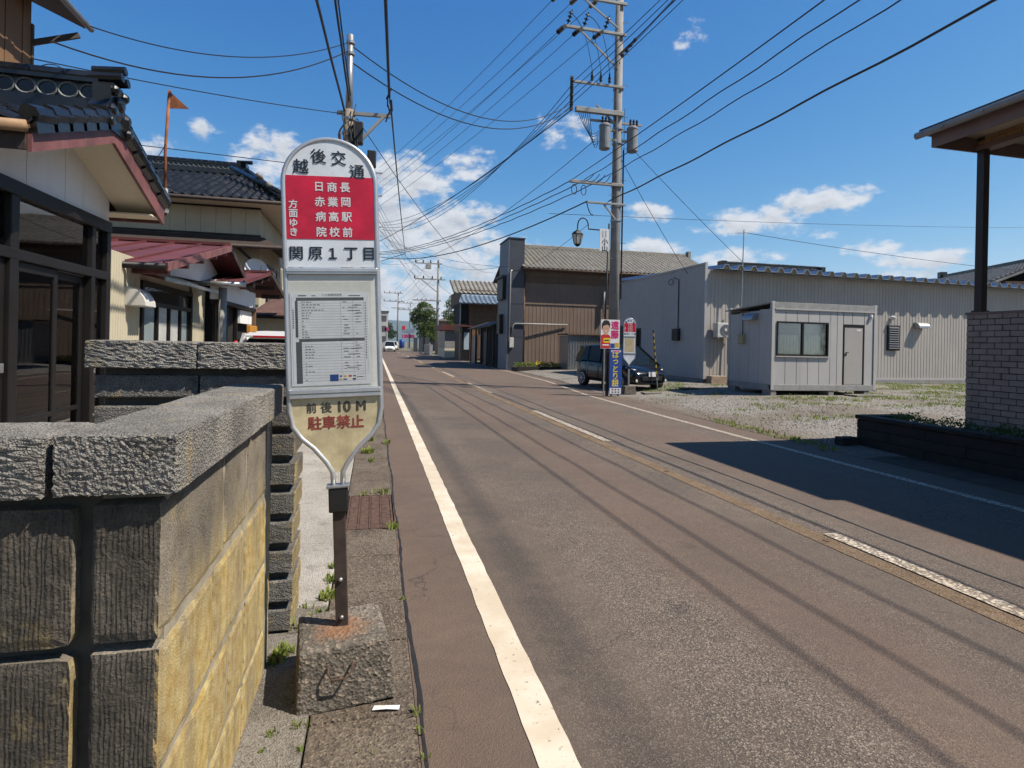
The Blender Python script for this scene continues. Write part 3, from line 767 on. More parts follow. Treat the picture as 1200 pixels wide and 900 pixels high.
    if detailed:
        for ch, x, sz in (('前', -.105, .047), ('後', -.042, .050), ('10', .036, .066), ('M', .108, .060)): lettering(ch, sz, (x, 1.246), INKB, low, FL, .045 if ch in ('10', 'M') else .026)
        for ch, x in zip('駐車禁止', (-.092, -.032, .030, .090)): lettering(ch, .062, (x, 1.178), INKR, low, FL, .030)
        # timetable sheet: ruled print behind a clear cover
        sh = bx('timetable_sheet', -.182, .155, y0 - .0022, y0 - .0004, 1.345, 1.757, PAPER, board)
        yy = y0 - .0024
        def pr(nm, rects, mat):
            m_ = MB()
            for a, b, c, d in rects:
                a, b = a * 1.13 + .010, b * 1.13 + .010
                m_.add([(a, yy, c), (b, yy, c), (b, yy, d), (a, yy, d)], [(0, 1, 2, 3)])
            return obj(nm, m_, mat, sh)
        rt = random.Random(2)
        dark = [(-.148, .108, 1.722, 1.736), (-.140, .108, 1.540, 1.553), (-.152, -.142, 1.345 + .215, 1.722), (-.152, -.130, 1.356, 1.540)]
        lines = [(-.150, .108, q, q + .0012) for q in [1.722 - .0120 * i for i in range(1, 15)]] + [(-.130, .108, q, q + .0012) for q in [1.540 - .0125 * i for i in range(1, 15)]]
        lines += [(a, a + .0010, 1.36, 1.722) for a in (.018, .064, .108)] + [(-.165, -.164, 1.36, 1.74), (.120, .1206, 1.40, 1.74)]
        tiny = []
        for i in range(14):
            q = 1.714 - .0120 * i; a = -.128
            for _ in range(rt.randint(1, 5) + (3 if i < 4 else 0)):
                w_ = rt.uniform(.004, .012); tiny.append((a, a + w_, q, q + .0038)); a += w_ + rt.uniform(.002, .005)
            q = 1.530 - .0125 * i; a = -.118
            if i in (0, 6, 12): continue
            for _ in range(rt.randint(1, 4)):
                w_ = rt.uniform(.004, .010); tiny.append((a, a + w_, q, q + .0036)); a += w_ + rt.uniform(.002, .005)
        for i in range(27):
            q = 1.714 - .0130 * i
            for a0 in (.024, .070):
                if rt.random() < .6: w_ = rt.uniform(.008, .030); tiny.append((a0 + rt.uniform(0, .008), a0 + w_, q, q + .0034))
        for i in range(22): tiny.append((.112, .116, 1.46 + i * .0118, 1.4665 + i * .0118))
        for i in range(9): tiny.append((-.162, -.157, 1.60 + i * .0095, 1.606 + i * .0095))
        tiny += [(-.14, -.11, 1.742, 1.747), (-.09, -.075, 1.742, 1.746), (.05, .095, 1.742, 1.746)] + [(.03 + rt.uniform(0, .05), .03 + rt.uniform(.05, .07), q, q + .003) for q in (1.70, 1.69, 1.675, 1.665, 1.505, 1.48, 1.42, 1.41)]
        lettering('バス発車時刻表', .0125, (-.005, 1.7475), INKG, sh, lambda a, b, t: (a, yy - .0003, b))
        pr('ruled_lines', lines, INKL); pr('header_bars', dark, INKG); pr('small_print', tiny, INKG)
        yy -= .0003
        pr('card_logo', [(-.028, .004, 1.362, 1.392)], BLUE)
        pr('card_logo', [(.006, .074, 1.362, 1.392)], LETW)
        yy -= .0003
        pr('card_logo', [(.043, .055, 1.379, 1.387)], RED); pr('card_logo', [(.024, .034, 1.379, 1.386), (.009, .016, 1.365, 1.373)], STRIPEY)
        pr('card_logo', [(.022, .036, 1.366, 1.372), (.058, .071, 1.365, 1.373), (.009, .018, 1.380, 1.387), (.060, .071, 1.380, 1.386)], BLUE)
        obj('clear_cover', MB().box(-hw + .02, hw - .016, -.016, -.0145, 1.334, 1.834), CLEAR, board)
    else:
        bx('timetable_sheet', -.16, .15, y0 - .002, y0 - .0004, 1.36, 1.80, plain('aged_paper', (.55, .45, .27), .6, .12, 6, 0), board)
    return s
build_stop('bus_stop_sign', 'leaning bus stop sign with red panel, timetable and cream lower plate on a concrete block', (-.105, 2.715, .008), -.046, 0, True)

# litter by the block
lp = MB(); lp.add([(.02, 2.47, .019), (.03, 2.50, .020), (.135, 2.475, .024), (.13, 2.452, .020), (.08, 2.478, .028), (.078, 2.456, .026)], [(0, 5, 4, 1), (5, 3, 2, 4)])
tag(obj('paper_strip', lp, LETW), 'thin white strip of litter beside the concrete base block', 'litter')
lp = MB(); lp.add([(-.425, 2.93, .03), (-.40, 2.925, .026), (-.395, 2.945, .034), (-.415, 2.955, .03)], [(0, 1, 2, 3)])
tag(obj('pink_wrapper', lp, PINKS), 'tiny pink scrap lying at the foot of the gate wall', 'litter')

# ---------------------------------------------------------------- left shop house with glass front and gable
def one_tile(pitch=.25, row=.22, amp=.026):
    m = MB(); seg = 6; lo, hi, un = [], [], []
    for i in range(seg + 1):
        ph = i / seg; h = amp * math.sin(2 * math.pi * ph) + amp * .4 * math.sin(4 * math.pi * ph); a = ph * pitch
        lo.append((a, -.03, h + .034)); hi.append((a, row, h + .004)); un.append((a, -.03, h + .010))
    k = seg + 1; return m.add(lo + hi + un, [(i, i + 1, k + i + 1, k + i) for i in range(seg)] + [(2 * k + i, 2 * k + i + 1, i + 1, i) for i in range(seg)]).mesh('roof_tile')
TILE = one_tile(); TILE.materials.append(BLACKTILE)
for p_ in TILE.polygons: p_.use_smooth = True
h1 = thing('shop_house', 'left house with dark glazed front, white gable and glossy black tile roof', 'house', (-3, 4.9, 0))
FX = -2.30
YN, YR, YF = 3.90, 4.98, 6.06; ZE, ZR = 2.76, 3.17
# gable wall above the glazing, in boards with seams
for a, b in ((4.10, 4.55), (4.556, 5.05), (5.056, 5.80)):
    zt = lambda y: (ZE + (ZR - ZE) * (y - YN) / (YR - YN) if y < YR else ZR + (ZE - ZR) * (y - YR) / (YF - YR)) - .06
    pts = [(a, 2.545), (b, 2.545), (b, zt(b))] + ([(YR, zt(YR))] if a < YR < b else []) + [(a, zt(a))]
    obj('gable_panel', MB().prism(pts, (FX - .06, FX), lambda p, q, t: (t, p, q)), WHITEP, h1)
bx('side_wall', -6.5, FX - .061, 5.70, 5.80, 0, 2.8, WHITEP, h1)
# frame members of the glass front
for za_, zb_, pr_ in ((2.45, 2.545, .03), (2.035, 2.105, .025), (.10, .18, .02)): bx('glazing_rail', FX - .05, FX + pr_, 3.2, 5.80, za_, zb_, DKFRAME, h1, .005)
for a, b, z0, z1 in ((4.36, 4.45, .18, 2.45), (5.46, 5.52, .18, 2.45), (5.73, 5.80, .18, 2.45), (3.60, 3.68, .18, 2.45)):
    bx('post', FX - .045, FX + .022, a, b, z0, z1, DKFRAME, h1, .005)
for a, b in ((4.46, 4.99), (4.98, 5.45), (3.69, 4.35)):
    off = .0 if a < 4.9 else -.03
    dm = MB(); x0, x1 = FX - .035 + off, FX - .005 + off
    dm.box(x0, x1, a, a + .045, .18, 2.03).box(x0, x1, b - .05, b, .18, 2.03).box(x0, x1, a + .045, b - .05, 1.97, 2.03).box(x0, x1, a + .045, b - .05, .18, .30).box(x0, x1, a + .045, b - .05, .95, .985)
    d = obj('sliding_door', dm, DKFRAME, h1, .004)
    bx('pane', FX - .022 + off, FX - .018 + off, a + .04, b - .045, .29, 1.975, GLASS, d)
for a, b in ((4.45, 5.46), (5.52, 5.73), (3.68, 4.36)):
    bx('pane', FX - .02, FX - .016, a, b, 2.105, 2.45, GLASS, h1)
bx('pane', FX - .02, FX - .016, 5.52, 5.73, .18, 2.035, GLASS, h1)
bx('letter_slot', FX + .0, FX + .012, 4.20, 4.33, 1.30, 1.36, GALV, h1, .003)
# what can be seen inside
inn = MB(); inn.box(-4.6, -4.55, 3.1, 5.68, .1, 2.6)
inn.box(-4.6, FX - .1, 3.1, 5.68, .05, .1)
inn.box(-4.6, FX - .1, 3.1, 5.68, 2.56, 2.6)
obj('inner_room', inn, plain('room_wall', (.16, .12, .09), .9, .2, 2, 0), h1)
for a, b, xx, mt in ((4.72, 4.80, -2.75, WOODLT), (4.88, 4.92, -2.9, WOODLT), (5.30, 5.36, -3.4, WOODLT)):
    bx('inner_post', xx - .06, xx, a, b, .1, 2.56, mt, h1)
bx('inner_curtain', -2.66, -2.65, 4.52, 4.70, .75, 1.95, VEILB, h1)
bx('inner_shelf', -2.9, -2.6, 4.84, 5.2, 1.45, 1.50, BROWNB, h1)
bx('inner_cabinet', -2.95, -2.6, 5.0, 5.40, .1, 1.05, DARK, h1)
# eaves: cream soffit, red fascia boards, purlin vent
ov = FX + .002; vx = -1.95
so = MB()
so.slab((ov, YN + .03, ZE - .10), (vx - .02, YN + .03, ZE - .10), (vx - .02, YR, ZR - .10), (ov, YR, ZR - .10), .012)
so.slab((ov, YR, ZR - .10), (vx - .02, YR, ZR - .10), (vx - .02, YF - .03, ZE - .10), (ov, YF - .03, ZE - .10), .012)
so.box(-5.0, vx - .02, 5.81, YF - .03, ZE - .125, ZE - .112)
obj('soffit', so, CREAM, h1)
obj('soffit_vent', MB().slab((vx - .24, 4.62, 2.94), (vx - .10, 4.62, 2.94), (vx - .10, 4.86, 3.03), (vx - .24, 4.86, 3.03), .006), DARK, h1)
for (ya, za), (yb, zb) in (((YN, ZE), (YR, ZR)), ((YR, ZR), (YF, ZE))):
    obj('verge_board', MB().prism([(ya, za - .16), (yb, zb - .16), (yb, zb + .0), (ya, za + .0)], (vx - .02, vx + .004), lambda p, q, t: (t, p, q)), REDBR, h1)
bx('eave_board', -5.2, vx - .022, YN - .02, YN + .004, ZE - .15, ZE - .02, DKRUST, h1)
bx('eave_board', -5.2, vx - .022, YF - .004, YF + .02, ZE - .15, ZE - .02, REDBR, h1)
obj('gutter', MB().tube([(-5.2, YN - .06, ZE - .03), (vx + .0, YN - .06, ZE - .03)], .035, 8), WOODLT, h1, smooth=True)
rd = MB()
rd.slab((-5.4, YN - .03, ZE), (vx, YN - .03, ZE), (vx, YR, ZR + .01), (-5.4, YR, ZR + .01), .03)
rd.slab((-5.4, YR, ZR + .01), (vx, YR, ZR + .01), (vx, YF + .03, ZE), (-5.4, YF + .03, ZE), .03)
obj('roof_deck', rd, BROWNB, h1)
sl = math.atan2(ZR - ZE, YR - YN); rows = 5
for side in (0, 1):
    for r in range(rows):
        for c in range(12):
            o = obj('roof_tile', TILE, None, h1)
            if side == 0: M_ = Matrix.Translation((vx + .03 - .25 * (c + 1), YN - .02 + r * .225 * math.cos(sl), ZE + .012 + r * .225 * math.sin(sl))) @ Matrix.Rotation(sl, 4, 'X')
            else: M_ = Matrix.Translation((vx + .03 - .25 * c, YF + .02 - r * .225 * math.cos(sl), ZE + .012 + r * .225 * math.sin(sl))) @ Matrix.Rotation(math.pi, 4, 'Z') @ Matrix.Rotation(sl, 4, 'X')
            o.matrix_basis = M_
for side in (-1, 1):                       # rolled verge tiles hanging over the gable edge
    for r in range(6):
        t0, t1 = r / 6, (r + 1) / 6 + .04
        ya, yb = (YN - .03 + (YR - YN) * t0, YN - .03 + (YR - YN) * t1) if side < 0 else (YF + .03 - (YF - YR) * t0, YF + .03 - (YF - YR) * t1)
        za, zb = ZE + .03 + (ZR - ZE) * t0, ZE + .03 + (ZR - ZE) * t1
        vt = MB().tube([(vx + .0, ya, za + .02), (vx + .0, yb, zb + .0)], .055, 8); vt.slab((vx - .01, ya, za), (vx + .035, ya, za), (vx + .035, yb, zb - .004), (vx - .01, yb, zb - .004), .085)
        obj('verge_tile', vt, BLACKTILE, h1)
def ridge(root, x0, x1, y, z, hgt, lattice=True, end=True, along='X', s=1.0):
    """tall stacked ridge: base course, openwork band, cap rolls, and an ornamental end tile"""
    def Q(a, b, c): return (a, y + b, z + c) if along == 'X' else (y + b, a, z + c)
    def bxq(m, a0, a1, b0, b1, c0, c1):
        if along == 'X': m.box(a0, a1, y + b0, y + b1, z + c0, z + c1)
        else: m.box(y + b0, y + b1, a0, a1, z + c0, z + c1)
    m = MB(); bxq(m, x0, x1, -.13 * s, .13 * s, -.05, .04 * hgt / .3); bxq(m, x0, x1, -.10 * s, .10 * s, .04 * hgt / .3, .09 * hgt / .3)
    bxq(m, x0, x1, -.055 * s, .055 * s, .09 * hgt / .3, .22 * hgt / .3); bxq(m, x0, x1, -.09 * s, .09 * s, .22 * hgt / .3, .25 * hgt / .3)
    rg = obj('ridge', m, BLACKTILE, root)
    n = int((x1 - x0) / (.13 * s)); m = MB()
    for i in range(n):                      # openwork rings
        a = x0 + (i + .5) * (x1 - x0) / n
        for sgn in ((-1,) if along == 'X' else (1,)):
            k = 14; r_ = .055 * s
            pts = [Q(a + r_ * 1.15 * math.cos(2 * math.pi * j / k), sgn * .062 * s, .155 * hgt / .3 + r_ * math.sin(2 * math.pi * j / k)) for j in range(k + 1)]
            m.tube(pts, .008 * s, 4, False)
    obj('openwork_band', m, GREYTILE if lattice == 2 else plain('ridge_mortar', (.22, .23, .23), .7, .2, 9, 0) if 'ridge_mortar' not in MATS else MATS['ridge_mortar'], rg)
    m = MB(); n = int((x1 - x0) / .22)
    for i in range(n):
        a = x0 + i * (x1 - x0) / n; m.tube([Q(a, 0, .275 * hgt / .3), Q(a + (x1 - x0) / n - .02, 0, .275 * hgt / .3)], .06 * s, 8)
    obj('ridge_cap', m, BLACKTILE, rg)
    return rg
ridge(h1, -5.4, -2.03, YR, ZR + .03, .30)
oni = MB()
oni.prism([(-.17, -.12), (-.20, .02), (-.12, .10), (-.13, .20), (-.07, .24), (.07, .24), (.13, .20), (.12, .10), (.20, .02), (.17, -.12)], (-2.05, -1.93), lambda p, q, t: (t, YR + p, ZR + .03 + q))
for a, b, r_ in ((-.12, .02, .05), (.12, .02, .05), (0, .10, .06), (-.08, .18, .04), (.08, .18, .04), (-.16, -.07, .045), (.16, -.07, .045)):
    oni.lathe((-1.93, YR + a, ZR + .03 + b), [(r_, -.02), (r_, .02), (r_ * .6, .04), (0, .045)], 10, 'X')
for k, (a, b) in enumerate(((-.055, .30), (.055, .30), (0, .37))): oni.tube([(-2.1, YR + a, ZR + b), (-1.88, YR + a, ZR + b + .02)], .036, 8)
obj('ridge_end_tile', oni, BLACKTILE, h1, smooth=False)
# taller main block behind, boarded upper storey and rear ridge
for i in range(26):
    y1 = 7.95 - i * .16
    bx('wall_board', -4.06, -4.0 - (.008 if i % 2 else 0), y1 - .155, y1, 2.9, 5.56, ORANGEB, h1)
bx('upper_wall', -8, -4.062, 2.5, 7.94, 0, 5.6, BROWNB, h1)
bx('corner_board', -4.05, -3.985, 7.952, 7.99, 2.9, 5.2, BROWNB, h1)
ro = MB(); ro.slab((-6, 2.0, 6.48), (-3.60, 2.0, 5.445), (-3.60, 8.35, 5.445), (-6, 8.35, 6.48), .05)
obj('upper_eave', ro, DKRUST, h1)
for i in range(12): obj('rafter', MB().beam((-3.62, 2.4 + i * .45, 5.385), (-4.5, 2.4 + i * .45, 5.765), .05, .06), BROWNB, h1)
obj('upper_gutter', MB().tube([(-3.56, 2.0, 5.42), (-3.56, 8.38, 5.41)], .035, 8), GALV, h1, smooth=True)
obj('eave_strut', MB().beam((-4.0, 7.97, 4.98), (-3.62, 8.2, 5.24), .05, .06), DKRUST, h1)
obj('cable_loop', MB().tube([(-3.95 + .1 * math.cos(a) * 1.6 + .15, 7.98, 4.62 + .14 * math.sin(a)) for a in [i * .45 for i in range(15)]], .006, 5), WIRE, h1)
ridge(h1, -4.8, -3.12, 6.75, 3.72, .26, True)
rr = MB(); rr.slab((-5.5, 6.0, 3.3), (-3.1, 6.0, 3.3), (-3.1, 6.75, 3.72), (-5.5, 6.75, 3.72), .03); rr.slab((-5.5, 6.75, 3.72), (-3.1, 6.75, 3.72), (-3.1, 7.6, 3.3), (-5.5, 7.6, 3.3), .03)
obj('rear_roof', rr, BLACKTILE, h1)
e2 = MB().tube([(-3.3, 6.70, 3.98), (-3.0, 6.70, 4.0)], .04, 8).tube([(-3.3, 6.80, 3.98), (-3.0, 6.80, 4.0)], .04, 8).box(-3.14, -3.06, 6.62, 6.88, 3.68, 3.95)
obj('ridge_end_tile', e2, BLACKTILE, h1)

# rusted pennant vane on the eave
vn = thing('pennant_vane', 'rusty pole with a triangular metal pennant at the black tile eave', 'weather vane', (-2.0, 6.22, 2.72))
obj('pole', MB().tube([(-1.99, 6.22, 2.72), (-2.0, 6.22, 3.35), (-1.975, 6.22, 3.93)], .014, 8), RUSTO, vn, smooth=True)
obj('sleeve', MB().tube([(-1.99, 6.22, 2.74), (-1.99, 6.22, 2.98)], .021, 8), STEELG, vn, smooth=True)
obj('pennant', MB().prism([(-1.985, 3.93), (-1.985, 3.755), (-1.80, 3.77)], (6.218, 6.224)), RUSTO, vn)
obj('guy_wire', MB().tube([(-1.99, 6.2, 3.4), (-2.2, 6.15, 2.95)], .004, 4), WIRE, vn)
obj('bracket', MB().beam((-2.15, 6.12, 2.86), (-1.96, 6.22, 2.86), .02, .03).beam((-2.15, 6.12, 2.76), (-1.96, 6.22, 2.76), .02, .03), GALV, vn)
# ---------------------------------------------------------------- low red-roofed house
ha = thing('red_roof_house', 'low beige ribbed-wall house with red metal roofs and a small porch', 'house', (-5, 11, 0))
AX = -3.2
obj('road_wall', ribbed((AX, 8.15, 0), (0, 1, 0), .93, 2.62, .075, .010, .4), BEIGE, ha)
obj('road_wall', ribbed((AX, 11.42, 0), (0, 1, 0), .80, 2.5, .075, .010, .4), BEIGE, ha)
obj('road_wall', ribbed((AX, 9.08, 0), (0, 1, 0), 2.34, .75, .075, .010, .4), BEIGE, ha)
bx('end_wall', -7.5, AX - .03, 8.12, 8.16, 0, 2.5, BEIGE, ha)
bx('body', -7.5, AX - .04, 8.17, 14.3, 0, 2.55, BEIGE, ha)
obj('gable_plaster', MB().prism([(8.5, 2.46), (12.2, 2.62), (13.4, 2.95), (12.0, 3.22), (8.9, 2.50)], (AX - .04, AX + .004), lambda p, q, t: (t, p, q)), WHITEP, ha)
# roof: near slope seamed, far slope short
e0, rg_, e1 = (8.55, 2.52), (12.0, 3.30), (13.9, 3.02)
rm = MB()
rm.slab((-8, e0[0], e0[1]), (-2.72, e0[0], e0[1]), (-2.72, rg_[0], rg_[1]), (-8, rg_[0], rg_[1]), .035)
roofA = obj('roof', rm, REDROOF, ha)
obj('roof', MB().slab((-8, rg_[0], rg_[1]), (-2.72, rg_[0], rg_[1]), (-2.72, e1[0], e1[1] - .35), (-8, e1[0], e1[1] - .35), .035), REDROOF, ha)
for i in range(12):
    x = -2.74 - i * .46; obj('seam', MB().beam((x, e0[0], e0[1] + .018), (x, rg_[0], rg_[1] + .018), .022, .03), REDROOF, roofA)
obj('ridge_cap', MB().beam((-8, rg_[0], rg_[1] + .03), (-2.70, rg_[0], rg_[1] + .03), .16, .05), REDROOF, ha)
obj('verge_trim', MB().beam((-2.70, e0[0], e0[1] - .04), (-2.70, rg_[0], rg_[1] - .04), .03, .11), REDBR, ha)
obj('verge_trim', MB().beam((-2.70, rg_[0], rg_[1] - .04), (-2.70, e1[0], e1[1] - .39), .03, .11), DKRUST, ha)
for t in (.08, .32, .55, .78, .98):
    y = e0[0] + (rg_[0] - e0[0]) * t; zz = e0[1] + (rg_[1] - e0[1]) * t - .12
    bx('purlin_end', AX, -2.76, y - .05, y + .05, zz - .06, zz + .05, REDBR, ha)
obj('gutter', MB().tube([(-8, 8.50, 2.48), (-2.7, 8.50, 2.48)], .045, 8), DKFRAME, ha, smooth=True)
# window with pent hood
wf = MB(); wf.box(AX - .02, AX + .03, 9.10, 9.17, .75, 2.34).box(AX - .02, AX + .03, 11.33, 11.40, .75, 2.34).box(AX - .02, AX + .03, 9.17, 11.33, 2.27, 2.34).box(AX - .02, AX + .03, 9.17, 11.33, .75, .81).box(AX - .02, AX + .025, 9.17, 11.33, 2.0, 2.06)
for y in (9.72, 10.24, 10.78): wf.box(AX - .02, AX + .02, y, y + .05, .81, 2.0)
win = obj('window', wf, DKFRAME, ha)
bx('pane', AX - .003, AX + .0, 9.17, 11.33, .81, 2.27, CLEAR, win)
for a, b, mt in ((9.20, 9.66, VEILB), (9.80, 10.20, CURTAIN), (10.31, 10.74, CURTAIN), (10.86, 11.2, VEILB)): bx('curtain', AX - .018, AX - .012, a, b, .81, 2.0, mt, win)
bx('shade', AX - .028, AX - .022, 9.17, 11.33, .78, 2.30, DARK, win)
hd = obj('pent_hood', MB().slab((AX, 8.95, 2.46), (AX + .34, 8.95, 2.38), (AX + .34, 11.75, 2.42), (AX, 11.75, 2.50), .04), REDROOF, ha)
obj('hood_edge', MB().beam((AX + .35, 8.95, 2.36), (AX + .35, 11.75, 2.40), .02, .05), GALV, hd)
# rounded extractor hood
eh = MB().prism([(.0, 1.95)] + [(.26 * math.sin(R(a)), 1.95 + .26 * math.cos(R(a))) for a in range(90, -1, -15)], (8.56, 8.92), lambda p, q, t: (AX + p, t, q))
obj('extractor_hood', eh, ACW, ha, .01)
# porch with its own little roof, downpipe, door
pr_ = thing('porch', 'small red-roofed entrance porch with white band and dark lattice door', 'porch', (-2.9, 13.2, 0))
obj('roof', MB().slab((-5, 12.0, 2.62), (-2.45, 12.0, 2.62), (-2.45, 15.0, 3.14), (-5, 15.0, 3.14), .04), REDROOF, pr_)
obj('roof', MB().slab((-5, 15.0, 3.14), (-2.45, 15.0, 3.14), (-2.45, 17.2, 2.72), (-5, 17.2, 2.72), .04), REDROOF, pr_)
obj('ridge_cap', MB().beam((-5, 15.0, 3.17), (-2.43, 15.0, 3.17), .16, .05), REDROOF, pr_)
for i in range(5): x = -2.47 - i * .46; obj('seam', MB().beam((x, 12.0, 2.638), (x, 15.0, 3.158), .022, .03), REDROOF, pr_)
for y, zz in ((13.2, 2.72), (14.1, 2.88), (14.9, 3.02), (15.8, 2.86), (16.6, 2.70)): bx('purlin_end', -2.95, -2.5, y - .05, y + .05, zz - .07, zz + .04, DKRUST, pr_)
obj('verge_trim', MB().beam((-2.44, 15, 3.10), (-2.44, 17.2, 2.68), .03, .12), DKRUST, pr_)
bx('band', -3.1, -2.92, 12.2, 15.6, 2.30, 2.68, WHITEP, pr_)
bx('lintel', -3.1, -2.90, 12.2, 15.6, 2.22, 2.298, DKFRAME, pr_)
dm = MB(); dm.box(-3.08, -3.02, 12.3, 14.2, .05, .15).box(-3.08, -3.02, 12.3, 12.38, .15, 2.22).box(-3.08, -3.02, 13.22, 13.32, .15, 2.22).box(-3.08, -3.02, 14.1, 14.2, .15, 2.22)
for k in range(6): y = 12.45 + k * .13; dm.box(-3.06, -3.03, y, y + .03, .8, 2.1)
obj('lattice_door', dm, DKFRAME, pr_)
bx('door_back', -3.2, -3.1, 12.3, 15.6, .05, 2.22, DARK, pr_)
bx('side_panel', -3.08, -2.98, 14.25, 15.5, 1.9, 2.2, WHITEP, pr_)
bx('end_post', -3.0, -2.9, 15.5, 15.62, 0, 2.22, BROWNB, pr_)
obj('downpipe', MB().tube([(-2.86, 12.15, 2.52), (-2.86, 12.15, .02)], .075, 10), STEELG, pr_, smooth=True)
obj('gutter', MB().tube([(-3.4, 11.96, 2.58), (-2.42, 11.96, 2.58)], .05, 8), GALV, pr_, smooth=True)
vb = thing('notice_case', 'orange framed notice case beside the porch door', 'notice case', (-2.86, 14.9, 0))
bx('case', -2.885, -2.80, 14.45, 15.25, 1.28, 1.86, plain('orange_paint', (.62, .27, .04), .5, .1, 5, 0), vb, .01)
bx('leg', -2.87, -2.82, 14.5, 14.55, 0, 1.28, DKFRAME, vb); bx('leg', -2.87, -2.82, 15.15, 15.2, 0, 1.28, DKFRAME, vb)
bx('picture', -2.799, -2.797, 14.6, 15.1, 1.42, 1.72, plain('dim_picture', (.30, .20, .08), .5, .5, 6, 0), vb)
ext = thing('fire_extinguisher', 'red cylinder standing by the lattice porch door', 'extinguisher', (-2.86, 13.3, 0))
obj('cylinder', MB().lathe((-2.86, 13.3, .9), [(.09, 0), (.1, .05), (.1, .45), (.05, .55), (.03, .6)], 12), RED, ext, smooth=True)
bx('stand', -2.96, -2.76, 13.2, 13.4, 0, .9, DKFRAME, ext)

# ---------------------------------------------------------------- two-storey house with black tile hip roof
hb = thing('tile_roof_house', 'two-storey beige panelled house with black tile roof behind the red roofs', 'house', (-7, 22, 0))
BX, BY = -3.5, 19.2
bx('body', -12, BX - .03, BY + .03, 27, 0, 5.5, BEIGE, hb)
for i in range(20):
    x1 = BX - i * .42; bx('wall_panel', x1 - .412, x1, BY, BY + .028, 4.72, 5.52, BEIGE, hb)
    bx('wall_panel', x1 - .412, x1, BY, BY + .028, 2.6, 4.28, BEIGE, hb)
for i in range(16):
    y0 = BY + .03 + i * .42; bx('wall_panel', BX - .028, BX, y0, y0 + .412, 4.72, 5.45, BEIGE, hb)
    bx('wall_panel', BX - .028, BX, y0, y0 + .412, .3, 4.28, BEIGE, hb)
bx('eave_band', -12, BX + .01, BY - .012, BY + .02, 5.52, 5.62, DKFRAME, hb)
ov_ = .75
Ex, Ey, Ez = BX + ov_, BY - ov_, 5.66
Rz = 7.35; Ry = BY + 3.2; Rx = -4.6
bx('soffit', -12, Ex - .04, Ey + .04, 27.5, Ez - .08, Ez - .06, CREAM, hb)
obj('gutter', MB().tube([(-12, Ey - .04, Ez - .06), (Ex, Ey - .04, Ez - .06), (Ex + .04, Ey + .2, Ez - .06), (Ex + .04, 27.5, Ez - .06)], .06, 8), DKRUST, hb, smooth=True)
rf = MB(); rf.add([(-12, Ey, Ez), (Ex, Ey, Ez), (Rx, Ry, Rz), (-12, Ry, Rz), (Ex, 27.5, Ez), (Rx, 27.5, Rz)], [(0, 1, 2, 3), (1, 4, 5, 2)])
obj('roof_deck', rf, BLACKTILE, hb)
vsl = Vector((0, Ry - Ey, Rz - Ez)); L_ = vsl.length
tm = tile_rows((-12, Ey - .03, Ez + .0), (1, 0, 0), vsl, 12 + Ex, L_, .26, .22, .035)
# trim the tiles to the hip line
def trim(m, keep):
    f2 = [f for f in m.f if all(keep(m.v[i]) for i in f)]; m.f = f2; return m
hipx = lambda y: Ex + (Rx - Ex) * (y - Ey) / (Ry - Ey)
stuff(obj('roof_tiles', trim(tm, lambda p: p[0] < hipx(p[1]) + .05), BLACKTILE, hb, smooth=True))
vs2 = Vector((Rx - Ex, 0, Rz - Ez))
tm = tile_rows((Ex + .03, Ey, Ez), (0, 1, 0), vs2, 8, vs2.length, .26, .22, .035)
stuff(obj('roof_tiles', trim(tm, lambda p: p[1] > Ey + (Ry - Ey) * (Ex - p[0]) / (Ex - Rx) - .05), BLACKTILE, hb, smooth=True))
ridge(hb, -12, Rx - .1, Ry, Rz + .05, .38, True, s=1.2)
obj('hip_roll', MB().tube([(Ex, Ey, Ez + .12), (Rx, Ry, Rz + .2)], .12, 8).tube([(Ex, Ey, Ez + .24), (Rx - .3, Ry - .8, Rz + .05)], .08, 8), BLACKTILE, hb, smooth=True)
on = MB().prism([(-.3, -.1), (-.2, .25), (-.32, .42), (.32, .42), (.2, .25), (.3, -.1)], (Rx - .12, Rx + .05), lambda p, q, t: (t, Ry + p, Rz + q)).tube([(Rx - .3, Ry, Rz + .48), (Rx + .22, Ry, Rz + .5)], .07, 8)
obj('ridge_end_tile', on, BLACKTILE, hb)
obj('hip_end_tile', MB().lathe((Ex - .5, Ey + .75, Ez + .62), [(.08, -.2), (.10, 0), (.08, .2), (0, .22)], 10, 'Y'), GREYTILE, hb, smooth=True)
obj('hip_end_tile', MB().lathe((Ex - .95, Ey + 1.6, Ez + 1.1), [(.08, -.25), (.10, 0), (.08, .25), (0, .27)], 10, 'Y'), GREYTILE, hb, smooth=True)
# skirt roof between the storeys, window with grille, pipe
obj('skirt_roof', MB().slab((-9, BY - .75, 4.33), (BX + .7, BY - .75, 4.33), (BX + .1, BY, 4.68), (-9, BY, 4.68), .06), DKRUST, hb)
obj('skirt_roof', MB().slab((BX + .7, BY - .75, 4.33), (BX + .7, BY + 4, 4.33), (BX, BY + 4, 4.68), (BX, BY, 4.68), .06), DKRUST, hb)
obj('skirt_gutter', MB().tube([(-9, BY - .8, 4.27), (BX + .75, BY - .8, 4.27), (BX + .75, BY + 4, 4.27)], .06, 8), DKRUST, hb, smooth=True)
obj('snow_guard', MB().tube([(-8, BY - .45, 4.64), (BX + .1, BY - .45, 4.64)], .03, 6), DKFRAME, hb)
obj('downpipe', MB().tube([(BX - .5, BY - .75, 4.25), (BX - .2, BY - .1, 3.95), (BX - .2, BY - .06, 2.4)], .045, 8), DKFRAME, hb, smooth=True)
